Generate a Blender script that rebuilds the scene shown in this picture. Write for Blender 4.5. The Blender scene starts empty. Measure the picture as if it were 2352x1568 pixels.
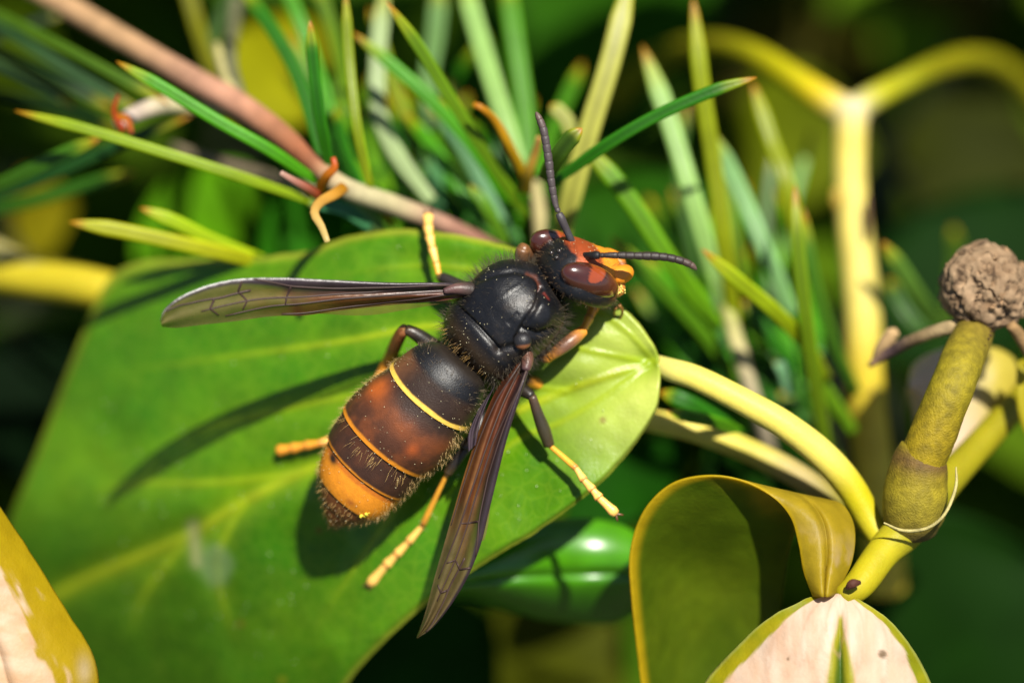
import bpy, math, random
import numpy as np
from mathutils import Matrix, Vector
random.seed(7); RNG = np.random.default_rng(7)
scn = bpy.context.scene
COL = scn.collection
# one Blender unit is one centimetre
scn.unit_settings.system = 'METRIC'; scn.unit_settings.scale_length = 0.01

# ------------------------------------------------------------------ camera
DIST = 29.0                       # cm from lens to the plane of sharp focus
PPC = 345.5                       # reference pixels (2352 wide frame) per cm in that plane
WCM = 2352 / PPC
EL = math.radians(62)
AX_R = np.array([1.0, 0, 0]); AX_U = np.array([0, math.sin(EL), math.cos(EL)]); AX_N = np.array([0, -math.cos(EL), math.sin(EL)])
ROT = np.stack([AX_R, AX_U, AX_N], axis=1)      # view aligned (x right, y up, z to lens) -> world
cam_d = bpy.data.cameras.new('camera'); cam = bpy.data.objects.new('camera', cam_d); COL.objects.link(cam)
cam.matrix_world = Matrix([[*ROT[0], AX_N[0]*DIST], [*ROT[1], AX_N[1]*DIST], [*ROT[2], AX_N[2]*DIST], [0, 0, 0, 1]])
cam_d.sensor_width = 36.0; cam_d.lens = 36.0 * DIST / WCM
cam_d.clip_start = 0.5; cam_d.clip_end = 20000
cam_d.dof.use_dof = True; cam_d.dof.focus_distance = DIST + 0.02
APERTURE = 0.70                   # lens aperture radius in cm
cam_d.dof.aperture_fstop = cam_d.lens * 1e-3 / (2 * APERTURE)
scn.camera = cam

# ------------------------------------------------------------------ light
SUN_V = np.array([.205, .465, .86]); SUN_V /= np.linalg.norm(SUN_V)
sw = ROT @ SUN_V
world = bpy.data.worlds.new('World'); scn.world = world; world.use_nodes = True
wn = world.node_tree; sky = wn.nodes.new('ShaderNodeTexSky'); sky.sky_type = 'NISHITA'; sky.sun_disc = False
sky.sun_elevation = math.asin(sw[2]); sky.sun_rotation = math.atan2(sw[0], sw[1])
wn.links.new(sky.outputs[0], wn.nodes['Background'].inputs[0]); wn.nodes['Background'].inputs[1].default_value = 0.06
sun_d = bpy.data.lights.new('sun', 'SUN'); sun = bpy.data.objects.new('sun', sun_d); COL.objects.link(sun)
sun_d.energy = 5.0; sun_d.angle = math.radians(0.53); sun_d.color = (1.0, .955, .86)
sun.rotation_euler = Vector(sw).to_track_quat('Z', 'Y').to_euler(); sun.location = Vector(sw) * 60
scn.view_settings.view_transform = 'Standard'; scn.view_settings.look = 'None'
scn.view_settings.exposure = 1.0; scn.view_settings.gamma = 1.0; scn.view_settings.use_curve_mapping = False
scn.cycles.max_bounces = 8; scn.cycles.transparent_max_bounces = 16

# ------------------------------------------------------------------ helpers
S = 1 / 1.0884                    # source pixel -> reference pixel
def V(x, y, d=0.0):               # reference pixel and depth (cm toward the lens) -> view aligned cm
    k = (DIST - d) / DIST
    return np.array([(x - 1176) / PPC * k, -(y - 784) / PPC * k, d])
def Q(x, y, d=0.0): return V(x*S, y*S, d)
def Vs(pts): return np.array([V(*p) for p in pts])
def Qs(pts): return np.array([Q(*p) for p in pts])
def px(P):                        # view aligned cm -> source pixels
    k = DIST / (DIST - P[..., 2])
    return np.stack([(P[..., 0]*k*PPC + 1176)/S, (-P[..., 1]*k*PPC + 784)/S], axis=-1)
def unit(v):
    v = np.asarray(v, float); return v / np.maximum(np.linalg.norm(v, axis=-1, keepdims=True), 1e-9)
def C(r, g, b, k=.5):             # colour as seen in sun (0-255) -> albedo
    c = np.array([r, g, b]) / 255.0
    c = np.where(c <= .04045, c/12.92, ((c+.055)/1.055)**2.4)
    return c * k
def mix(a, b, t):
    t = np.clip(np.asarray(t), 0, 1)[..., None]; return a*(1-t) + b*t
def sstep(a, b, x):
    t = np.clip((np.asarray(x, float)-a)/(b-a), 0, 1); return t*t*(3-2*t)
def _h(i, j, k, s):
    n = (i*374761393 + j*668265263 + k*2147483647 + s*974634777) & 0xffffffff
    n = ((n ^ (n >> 13)) * 1274126177) & 0xffffffff
    return ((n ^ (n >> 16)) & 0xffff) / 65535.0
def noise(P, sc=1.0, seed=0, oct=3):
    P = np.asarray(P, float) * sc; out = np.zeros(P.shape[:-1]); amp = .5
    for o in range(oct):
        i = np.floor(P).astype(np.int64); f = P - i; f = f*f*(3-2*f); acc = 0
        for a in (0, 1):
            for b in (0, 1):
                for c in (0, 1):
                    w = (f[..., 0] if a else 1-f[..., 0])*(f[..., 1] if b else 1-f[..., 1])*(f[..., 2] if c else 1-f[..., 2])
                    acc = acc + w*_h(i[..., 0]+a, i[..., 1]+b, i[..., 2]+c, seed+o*17)
        out += amp*acc; amp *= .5; P = P*2.03
    return out / (1-.5**oct)
def spline(pts, n):               # Catmull-Rom through rows of pts, any width
    p = np.asarray(pts, float)
    if len(p) == 2: return p[0] + (p[1]-p[0])*np.linspace(0, 1, n)[:, None]
    q = np.vstack([2*p[0]-p[1], p, 2*p[-1]-p[-2]])
    seg = np.linalg.norm(np.diff(p[:, :min(3, p.shape[1])], axis=0), axis=1); cum = np.concatenate([[0], np.cumsum(seg)])
    t = np.linspace(0, cum[-1], n); k = np.clip(np.searchsorted(cum, t, 'right')-1, 0, len(p)-2)
    u = ((t-cum[k])/np.maximum(seg[k], 1e-9))[:, None]
    a, b, c, d = q[k], q[k+1], q[k+2], q[k+3]
    return .5*(2*b + (c-a)*u + (2*a-5*b+4*c-d)*u**2 + (3*b-a-3*c+d)*u**3)
def smooth_curve(xs, ys, x):      # monotone-ish cubic through samples
    xs = np.asarray(xs, float); ys = np.asarray(ys, float); m = np.gradient(ys, xs)
    for i in range(len(xs)-1):
        if ys[i+1] == ys[i]: m[i] = m[i+1] = 0
    k = np.clip(np.searchsorted(xs, x, 'right')-1, 0, len(xs)-2); h = xs[k+1]-xs[k]; t = np.clip((x-xs[k])/h, 0, 1)
    return (2*t**3-3*t**2+1)*ys[k] + (t**3-2*t**2+t)*h*m[k] + (-2*t**3+3*t**2)*ys[k+1] + (t**3-t**2)*h*m[k+1]
def polydist(pts, line):          # distance of 2-D points to a polyline
    best = np.full(pts.shape[:-1], 1e9)
    line = np.asarray(line, float)
    for a, b in zip(line[:-1], line[1:]):
        ab = b-a; t = np.clip(((pts-a)@ab)/(ab@ab), 0, 1)
        best = np.minimum(best, np.linalg.norm(pts-(a+t[..., None]*ab), axis=-1))
    return best

class Mesh:                       # collects view aligned vertices, faces and colours of ONE object
    def __init__(s): s.v = []; s.f = []; s.c = []; s.n = 0
    def add(s, v, f, c):
        v = np.asarray(v, float).reshape(-1, 3); c = np.asarray(c, float)
        if c.ndim == 1: c = np.tile(c, (len(v), 1))
        if c.shape[1] == 3: c = np.hstack([c, np.full((len(c), 1), .42)])
        s.v.append(v); s.c.append(c); s.f += [tuple(int(i)+s.n for i in q) for q in f]; s.n += len(v); return s
    def build(s, name, m, parent=None, smooth=True, solid=0, root=None, base=None, label=None):
        v = np.vstack(s.v) @ ROT.T
        r = parent
        while r is not None and r.parent is not None: r = r.parent
        org = np.array(r.location) if r is not None else (ROT @ np.asarray(base) if base is not None else v.mean(0))
        me = bpy.data.meshes.new(name); me.from_pydata((v-org).tolist(), [], s.f)
        at = me.color_attributes.new('Col', 'FLOAT_COLOR', 'POINT'); at.data.foreach_set('color', np.vstack(s.c).astype(np.float32).ravel())
        if smooth: me.polygons.foreach_set('use_smooth', [True]*len(me.polygons))
        me.materials.append(m); me.update()
        o = bpy.data.objects.new(name, me); COL.objects.link(o)
        if parent is not None: o.parent = parent
        else: o.location = org
        if solid:
            md = o.modifiers.new('thickness', 'SOLIDIFY'); md.thickness = solid; md.offset = 0
        if label: o['label'] = label
        return o
def thing(name, base, label, cat, group=None):
    o = bpy.data.objects.new(name, None); COL.objects.link(o); o.location = ROT @ np.asarray(base); o.empty_display_size = .2
    o['label'] = label; o['category'] = cat
    if group: o['group'] = group
    return o
def tag(o, label, cat, group=None):
    o['label'] = label; o['category'] = cat
    if group: o['group'] = group
    return o
def grid_faces(nu, nv, wrap=False):
    f = []
    for i in range(nu-1):
        for j in range(nv if wrap else nv-1):
            k = (j+1) % nv; f.append((i*nv+j, i*nv+k, (i+1)*nv+k, (i+1)*nv+j))
    return f
def tube(M, pts, rad, col, seg=12, n=None, flat=1.0, flatdir=None, caps=True, bump=None, groove=0):
    """tapered tube through pts; rad and col are one value or one per control point"""
    pts = np.asarray(pts, float); k = len(pts)
    rad = np.full(k, rad, float) if np.ndim(rad) == 0 else np.asarray(rad, float)
    col = np.tile(col, (k, 1)) if np.ndim(col) == 1 else np.asarray(col, float)
    n = n or max(6, k*4)
    A = spline(np.hstack([pts, rad[:, None], col]), n); P = A[:, :3]; r = np.maximum(A[:, 3], 1e-4); c = np.clip(A[:, 4:], 0, 1)
    T = unit(np.gradient(P, axis=0))
    ref = np.array([0, 0, 1.0]) if flatdir is None else np.asarray(flatdir, float)
    B = unit(np.cross(T, ref) + 1e-6); N = unit(np.cross(B, T))
    th = np.linspace(0, 2*math.pi, seg, endpoint=False)
    ring = P[:, None] + r[:, None, None]*(np.cos(th)[None, :, None]*B[:, None] + flat*np.sin(th)[None, :, None]*N[:, None])
    if groove:
        gg = np.exp(-((th-math.pi/2)/.42)**2); ring = P[:, None] + (ring-P[:, None])*(1-groove*gg)[None, :, None]
    if bump is not None: ring = P[:, None] + (ring-P[:, None])*(1+bump(ring))[..., None]
    v = ring.reshape(-1, 3); f = grid_faces(n, seg, True); cc = np.repeat(c, seg, axis=0)
    if groove: cc = cc*np.tile(1-.38*np.exp(-((th-math.pi/2)/.5)**2)+.18*np.exp(-((np.abs(th-math.pi/2)-1.05)/.4)**2), n)[:, None]
    if caps:
        b = len(v); v = np.vstack([v, P[0]-T[0]*r[0]*.35, P[-1]+T[-1]*r[-1]*.35]); cc = np.vstack([cc, c[0], c[-1]])
        f += [(b, (j+1) % seg, j) for j in range(seg)] + [(b+1, (n-1)*seg+j, (n-1)*seg+(j+1) % seg) for j in range(seg)]
    M.add(v, [tuple(reversed(q)) for q in f], cc); return M
def ball(M, c, ax, col, nu=20, nv=28, warp=None):
    """ellipsoid; ax = three axis vectors"""
    u = np.linspace(0.001, math.pi-.001, nu)[:, None]; w = np.linspace(0, 2*math.pi, nv, endpoint=False)[None]
    d = np.stack([np.sin(u)*np.cos(w), np.sin(u)*np.sin(w), np.cos(u)*np.ones_like(w)], -1)
    if warp is not None: d = warp(d)
    v = np.asarray(c) + d @ np.asarray(ax)
    cc = col(d).reshape(-1, 3) if callable(col) else col
    M.add(v.reshape(-1, 3), grid_faces(nu, nv, True), cc); return M

# ------------------------------------------------------------------ materials
def material(name, rough=.45, spec=.5, trans=0.0, trans_gain=1.0, bump=0.0, bump_scale=60, var=.15, var_scale=6, coat=0.0, coat_rough=.1, sheen=0, alpha=False, sss=0.0):
    m = bpy.data.materials.new(name); m.use_nodes = True; nt = m.node_tree; N = nt.nodes; Lk = nt.links
    p = N['Principled BSDF']; at = N.new('ShaderNodeAttribute'); at.attribute_name = 'Col'
    p.inputs['Roughness'].default_value = rough; p.inputs['Specular IOR Level'].default_value = spec
    p.inputs['Coat Weight'].default_value = coat; p.inputs['Coat Roughness'].default_value = coat_rough
    p.inputs['Sheen Weight'].default_value = sheen
    tc = N.new('ShaderNodeTexCoord'); nz = N.new('ShaderNodeTexNoise'); nz.inputs['Scale'].default_value = var_scale; nz.inputs['Detail'].default_value = 5
    Lk.new(tc.outputs['Object'], nz.inputs['Vector'])
    mr = N.new('ShaderNodeMapRange'); mr.inputs[1].default_value = .3; mr.inputs[2].default_value = .7; mr.inputs[3].default_value = 1-var; mr.inputs[4].default_value = 1+var
    Lk.new(nz.outputs[0], mr.inputs[0])
    mul = N.new('ShaderNodeVectorMath'); mul.operation = 'SCALE'; Lk.new(at.outputs['Color'], mul.inputs[0]); Lk.new(mr.outputs[0], mul.inputs['Scale'])
    Lk.new(mul.outputs[0], p.inputs['Base Color'])
    if sss:
        p.inputs['Subsurface Weight'].default_value = sss; p.inputs['Subsurface Radius'].default_value = (.06, .03, .01); p.inputs['Subsurface Scale'].default_value = 1
    if bump:
        nb = N.new('ShaderNodeTexNoise'); nb.inputs['Scale'].default_value = bump_scale; nb.inputs['Detail'].default_value = 3; Lk.new(tc.outputs['Object'], nb.inputs['Vector'])
        bp = N.new('ShaderNodeBump'); bp.inputs['Strength'].default_value = bump; bp.inputs['Distance'].default_value = .01
        Lk.new(nb.outputs[0], bp.inputs['Height']); Lk.new(bp.outputs[0], p.inputs['Normal'])
    out = N['Material Output']
    if trans:
        tr = N.new('ShaderNodeBsdfTranslucent'); mx = N.new('ShaderNodeMixShader'); mx.inputs[0].default_value = trans
        sc = N.new('ShaderNodeVectorMath'); sc.operation = 'SCALE'; sc.inputs['Scale'].default_value = trans_gain
        Lk.new(mul.outputs[0], sc.inputs[0]); Lk.new(sc.outputs[0], tr.inputs[0])
        Lk.new(p.outputs[0], mx.inputs[1]); Lk.new(tr.outputs[0], mx.inputs[2]); Lk.new(mx.outputs[0], out.inputs[0])
    if alpha:
        tp = N.new('ShaderNodeBsdfTransparent'); mx = N.new('ShaderNodeMixShader')
        tp.inputs[0].default_value = (.74, .62, .30, 1)
        Lk.new(at.outputs['Alpha'], mx.inputs[0]); Lk.new(tp.outputs[0], mx.inputs[1]); Lk.new(p.outputs[0], mx.inputs[2]); Lk.new(mx.outputs[0], out.inputs[0])
    return m
M_LEAF = material('leaf_blade', rough=.36, spec=.34, trans=.25, trans_gain=1.3, bump=.35, bump_scale=45, var=.13, var_scale=5)
def vein_net(m, scale, tint, strength):
    nt = m.node_tree; N = nt.nodes; Lk = nt.links; p = N['Principled BSDF']
    src = p.inputs['Base Color'].links[0].from_socket; tc = next(n for n in N if n.type == 'TEX_COORD')
    vo = N.new('ShaderNodeTexVoronoi'); vo.feature = 'DISTANCE_TO_EDGE'; vo.inputs['Scale'].default_value = scale
    ns = N.new('ShaderNodeTexNoise'); ns.inputs['Scale'].default_value = 3; va = N.new('ShaderNodeVectorMath'); va.operation = 'MULTIPLY_ADD'
    va.inputs[1].default_value = (.12, .12, .12); Lk.new(tc.outputs['Object'], ns.inputs['Vector']); Lk.new(ns.outputs['Color'], va.inputs[0]); Lk.new(tc.outputs['Object'], va.inputs[2]); Lk.new(va.outputs[0], vo.inputs['Vector'])
    mr = N.new('ShaderNodeMapRange'); mr.inputs[1].default_value = 0; mr.inputs[2].default_value = .09; mr.inputs[3].default_value = strength; mr.inputs[4].default_value = 0; Lk.new(vo.outputs['Distance'], mr.inputs[0])
    mx = N.new('ShaderNodeMix'); mx.data_type = 'RGBA'; Lk.new(mr.outputs[0], mx.inputs['Factor']); Lk.new(src, mx.inputs[6]); mx.inputs[7].default_value = (*tint, 1)
    for l in list(src.links): 
        if l.to_node != mx: Lk.new(mx.outputs[2], l.to_socket)
vein_net(M_LEAF, 9, (.24, .36, .02), .14)
M_GLOSS = material('glossy_leaf', rough=.3, spec=.55, trans=.15, bump=.2, bump_scale=8, var=.12)
M_DARK = material('shade_leaf', rough=.6, spec=.03, trans=.2, bump=.2, bump_scale=12, var=.2, var_scale=2)
M_PALE = material('variegated_leaf', rough=.48, spec=.22, trans=.36, trans_gain=1.3, bump=.35, bump_scale=40, var=.06, var_scale=9)
M_CURL = material('thin_curled_leaf', rough=.45, spec=.2, trans=.5, trans_gain=1.7, bump=.35, bump_scale=40, var=.1, var_scale=9)
M_STEM = material('yellow_stem', rough=.5, spec=.2, bump=.3, bump_scale=40, var=.1, var_scale=5, sss=.15)
M_STUB = material('speckled_stem', rough=.65, spec=.25, bump=.8, bump_scale=70, var=.3, var_scale=16)
M_TWIG = material('twig_bark', rough=.7, spec=.2, bump=.5, bump_scale=40, var=.2, var_scale=7)
M_DEAD = material('dead_flower', rough=.85, spec=.15, bump=.9, bump_scale=30, var=.35, var_scale=9)
M_NEED = material('needle_leaf', rough=.42, spec=.25, trans=.2, trans_gain=1.2, bump=.2, bump_scale=30, var=.12, var_scale=4)
M_BODY = material('hornet_cuticle', rough=.33, spec=.34, bump=.28, bump_scale=110, var=.12, var_scale=25)
M_BODY.node_tree.links.new(next(n for n in M_BODY.node_tree.nodes if n.type == 'ATTRIBUTE').outputs['Alpha'], M_BODY.node_tree.nodes['Principled BSDF'].inputs['Roughness'])
M_EYE = material('compound_eye', rough=.22, spec=.45, coat=.8, coat_rough=.08, var=.12, var_scale=14)
M_LEG = material('hornet_leg', rough=.4, spec=.45, bump=.25, bump_scale=60, var=.1, var_scale=20, sss=.1)
M_ANT = material('antenna_cuticle', rough=.5, spec=.4, bump=.3, bump_scale=120, var=.12, var_scale=30)
M_WING = material('wing_membrane', rough=.36, spec=.32, coat=0.0, bump=.3, bump_scale=25, var=.2, var_scale=9, alpha=True)
M_VEIN = material('wing_vein', rough=.5, spec=.2, var=.1)
M_HAIR = material('hornet_hair', rough=.5, spec=.5, trans=.3, var=.1)
M_POLLEN = material('pollen', rough=.8, spec=.2, trans=.2, var=.1)

# ------------------------------------------------------------------ setting: ground and the shade behind
def ground():
    m = bpy.data.materials.new('soil'); m.use_nodes = True; nt = m.node_tree; p = nt.nodes['Principled BSDF']
    nz = nt.nodes.new('ShaderNodeTexNoise'); nz.inputs['Scale'].default_value = .25; nz.inputs['Detail'].default_value = 8
    tc = nt.nodes.new('ShaderNodeTexCoord'); nt.links.new(tc.outputs['Object'], nz.inputs['Vector'])
    cr = nt.nodes.new('ShaderNodeValToRGB'); cr.color_ramp.elements[0].color = (.012, .014, .005, 1); cr.color_ramp.elements[1].color = (.05, .05, .02, 1)
    nt.links.new(nz.outputs[0], cr.inputs[0]); nt.links.new(cr.outputs[0], p.inputs['Base Color']); p.inputs['Roughness'].default_value = .95
    n = 41; e = np.linspace(-1, 1, n); e = np.sign(e)*np.abs(e)**3*6000
    X, Y = np.meshgrid(e, e, indexing='ij'); Z = -34 + 1.6*noise(np.stack([X, Y, 0*X], -1), .05, 3)
    me = bpy.data.meshes.new('ground'); me.from_pydata(np.stack([X, Y, Z], -1).reshape(-1, 3).tolist(), [], [tuple(reversed(q)) for q in grid_faces(n, n)])
    me.materials.append(m); o = bpy.data.objects.new('ground', me); COL.objects.link(o); o['kind'] = 'structure'
    o['label'] = 'dark shaded soil far below the plants'
ground()

def blade_leaf(M, base, tip, nrm, width, col, colm=None, nu=13, nv=9, droop=.15, cup=.12, seed=0):
    """generic free-standing leaf from base to tip, face turned to nrm"""
    base = np.asarray(base, float); tip = np.asarray(tip, float); L = np.linalg.norm(tip-base); T = (tip-base)/L
    nrm = unit(np.asarray(nrm, float) - T*np.dot(nrm, T)); B = np.cross(T, nrm)
    u = np.linspace(0, 1, nu)[:, None]; w = np.linspace(-1, 1, nv)[None]
    hw = width*np.sin(math.pi*np.clip(u, 0, 1)**.85)**.75
    hw = np.maximum(hw, .01)
    h = -droop*L*(u-.45)**2*2 + cup*width*w**2 + .03*L*(noise(np.stack(np.broadcast_arrays(u*3, w*1.5, 0*u+seed), -1), 1, seed)-.5)
    v = base + T*(u*L)[..., None] + B*(w*hw)[..., None] + nrm*h[..., None]
    c = np.tile(col, (nu, nv, 1))
    if colm is not None: c = mix(c, colm, np.exp(-(w/.09)**2)*np.ones_like(u)*.7)
    M.add(v.reshape(-1, 3), [tuple(reversed(q)) for q in grid_faces(nu, nv)], c.reshape(-1, 3))

# far leaf mass that reads as one dark green blur
def foliage():
    M = Mesh()
    for i in range(1500):
        d = -RNG.uniform(9, 24); s = 1.25*(DIST-d)/DIST
        x = RNG.uniform(-9, 9)*s; y = RNG.uniform(-7, 10)*s
        b = np.array([x, y, d]); dr = unit(RNG.normal(size=3)*[1, 1, .5]); l = RNG.uniform(2.0, 4.2)
        g = RNG.uniform(.5, 1.2); c = np.array([.030, .085, .003])*g + np.array([.03, .02, 0])*RNG.random()
        blade_leaf(M, b, b+dr*l, unit(RNG.normal(size=3)*.6+[0, .3, 1]), l*RNG.uniform(.2, .3), c, nu=6, nv=3, seed=i % 9)
    for i in range(120):  # unseen leaves above the frame, added to keep sun off the background
        d = RNG.uniform(-2.6, .2); x = RNG.uniform(-6, 10); y = RNG.uniform(5.0+.74*(d+1), 12)
        b = np.array([x, y, d]); l = RNG.uniform(1.4, 2.6); dr = unit(RNG.normal(size=3)*[1, 1, .4])
        blade_leaf(M, b, b+dr*l, unit(RNG.normal(size=3)*.5+[.2, .5, .8]), l*RNG.uniform(.24, .34), np.array([.05, .11, .012])*RNG.uniform(.6, 1.1), nu=6, nv=3, seed=i % 9)
    o = M.build('hedge_foliage_and_shade_leaves', M_DARK); o['kind'] = 'stuff'; o['label'] = 'dense dark green hedge foliage deep behind the hornet, with unseen leaves added above to shade it'
foliage()

# ------------------------------------------------------------------ leaves drawn from their own outlines
def outline_leaf(mid, up, lo, dfun, nu, nv, colfun, pw=1.0):
    """mid/up/lo: matching polylines (reference px) from base to tip; dfun gives depth; returns verts, faces, colours, uv"""
    m = spline(mid, nu); a = spline(up, nu); b = spline(lo, nu)
    w = np.linspace(-1, 1, nv)[None, :, None]
    P = np.where(w < 0, m[:, None] + (b-m)[:, None]*(-w), m[:, None] + (a-m)[:, None]*w)
    P = P + (2.2*(noise(np.stack([P[..., 0]/26, P[..., 1]/26, 0*P[..., 0]], -1), 1, 19, 3)-.5)*2)[..., None]*np.abs(w)**6*[0, 1]
    u = np.linspace(0, 1, nu)[:, None] + 0*w[..., 0]; w = w[..., 0] + 0*u
    d = dfun(P[..., 0], P[..., 1], u, w)
    k = (DIST-d)/DIST
    v = np.stack([(P[..., 0]-1176)/PPC*k, -(P[..., 1]-784)/PPC*k, d], -1)
    return v, grid_faces(nu, nv), colfun(P[..., 0], P[..., 1], u, w, v)

# main leaf under the hornet
LEAF_UP = [(1512, 826), (1495, 785), (1440, 715), (1340, 640), (1200, 578), (1060, 543), (930, 528), (800, 545), (700, 578), (560, 592), (420, 596), (310, 606), (240, 660), (170, 820), (90, 1030), (10, 1230), (-60, 1450), (-70, 1600), (-40, 1700)]
LEAF_LO = [(1513, 836), (1514, 880), (1505, 940), (1470, 1000), (1420, 1065), (1360, 1125), (1290, 1180), (1220, 1228), (1140, 1275), (1070, 1320), (1000, 1370), (940, 1420), (880, 1475), (820, 1540), (760, 1620), (660, 1720), (480, 1800), (220, 1800), (-40, 1700)]
LEAF_MID = [(1512, 830), (1400, 862), (1280, 905), (1160, 955), (1040, 1000), (900, 1040), (740, 1068), (600, 1130), (520, 1175), (440, 1225), (300, 1285), (165, 1345), (60, 1420), (-20, 1560), (-40, 1700)]
LAT = [  # lateral veins (reference px)
    [(1490, 832), (1330, 800), (1160, 770), (1000, 748), (800, 782), (600, 810), (300, 850), (200, 870)],
    [(1490, 838), (1400, 905), (1300, 965), (1190, 1010), (1080, 1100), (950, 1190)],
    [(1300, 898), (1150, 880), (950, 890), (700, 930), (450, 990), (250, 1060)],
    [(1040, 1000), (980, 1070), (900, 1180), (800, 1330), (700, 1480)],
    [(740, 1068), (660, 1090), (480, 1108), (330, 1110), (150, 1130)],
    [(560, 1155), (520, 1230), (500, 1300), (520, 1400), (560, 1520)],
    [(440, 1225), (330, 1370), (300, 1480)],
    [(1500, 825), (1440, 760), (1380, 720), (1250, 660), (1000, 610), (700, 640)]]
LATS = [spline(np.array(l, float), 26) for l in LAT]; MIDS = spline(np.array(LEAF_MID, float), 60)
def vein_at(pts, line):           # distance to a vein and how far along it
    best = np.full(pts.shape[:-1], 1e9); tt = np.zeros(pts.shape[:-1]); n = len(line)-1
    for i, (a, b) in enumerate(zip(line[:-1], line[1:])):
        ab = b-a; t = np.clip(((pts-a)@ab)/(ab@ab), 0, 1); q = np.linalg.norm(pts-(a+t[..., None]*ab), axis=-1)
        m = q < best; best = np.where(m, q, best); tt = np.where(m, (i+t)/n, tt)
    return best, tt
def leaf_d(x, y, u=None, w=None):
    t = (1512-x)/1512; t = np.clip(t, -.02, 1.2)
    d = -.42 - .5*t - 1.35*t**2 - 1.35*np.clip(t-.42, 0, 1)**2
    lx = np.array([p[0] for p in LEAF_MID][::-1]); ly = np.array([p[1] for p in LEAF_MID][::-1])
    ym = np.interp(x, lx[1:], ly[1:]); c = (ym-y)/PPC          # + above the midrib (cm)
    d = d + np.where(c < 0, .15*np.minimum(-c, 1.2)**2*(1-.7*t), -.02*c - .05*c**2)
    d = d - np.clip((y-1120)/PPC, 0, 2)**1.5*.55*np.clip(t*1.3, 0, 1)
    return d
def main_leaf_depth(x, y, u, w):
    d = leaf_d(x, y)
    pts = np.stack([x, y], -1)
    for l in LATS:
        q, t = vein_at(pts, l); d = d - (.030*np.exp(-(q/34)**2) - .008*np.exp(-(q/7)**2))*sstep(1, .5, t)
    q, t = vein_at(pts, MIDS); d = d - .045*np.exp(-(q/40)**2) + .012*np.exp(-(q/9)**2)
    d = d + .085*(noise(np.stack([x/210, y/210, 0*x], -1), 1, 5, 2)-.5) + .02*(noise(np.stack([x/60, y/60, 0*x], -1), 1, 6, 2)-.5)
    # margin rolls under a little at the very edge
    d = d - .05*sstep(.95, 1.0, np.abs(w))
    return d
def main_leaf_col(x, y, u, w, v):
    pts = np.stack([x, y], -1)
    n1 = noise(np.stack([x/160, y/160, 0*x], -1), 1, 11, 4); n2 = noise(np.stack([x/34, y/34, 0*x], -1), 1, 12, 3)
    g = mix(C(74, 146, 8, .52), C(116, 168, 10, .52), n1*1.3-.2)
    g = mix(g, C(70, 130, 10, .55), sstep(.52, .75, n2)*.35)
    base = np.clip(1.15-np.hypot(x-1500, y-840)/300, 0, 1)
    g = mix(g, C(214, 222, 105, .72), base*.9)
    tip = sstep(900, 200, x)*sstep(1000, 1400, y); g = mix(g, C(66, 116, 6), tip*.8)  # lower left darker: shade and vignette put into the blade colour
    q, t = vein_at(pts, MIDS); g = mix(g, C(205, 206, 40, .62), np.exp(-(q/(8+5*t))**2)*.9*(1-.25*t)); g = mix(g, C(160, 190, 16, .56), np.exp(-(q/34)**2)*.45)
    for i, l in enumerate(LATS):
        q, t = vein_at(pts, l); wv = 8.5*(1-.45*t); f = sstep(1, .35, t)
        g = mix(g, C(188, 205, 30, .58), np.exp(-(q/wv)**2)*(.62 if i else .9)*f); g = mix(g, C(150, 186, 14, .56), np.exp(-(q/30)**2)*.35*f)
    rim = sstep(.955, .99, np.abs(w)); g = mix(g, C(190, 195, 60), rim*.75)
    # silvery scar on the blade
    sc = polydist(pts, [(445, 1205), (455, 1290)]); g = mix(g, C(205, 205, 140), np.exp(-(sc/14)**2)*.8)
    sc = np.hypot((x-500)/38, (y-1295)/48); g = mix(g, C(150, 180, 125), sstep(1.3, .5, sc + .5*(n2-.5))*.6)
    for (sx, sy, sr, cc) in [(770, 1205, 16, C(150, 90, 40)), (735, 1215, 9, C(150, 80, 40)), (555, 1430, 9, C(170, 110, 40)), (1385, 965, 10, C(150, 110, 60)), (650, 1560, 11, C(200, 190, 30))]:
        g = mix(g, cc, sstep(1.2, .4, np.hypot(x-sx, y-sy)/sr)*.6)
    return g
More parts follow.
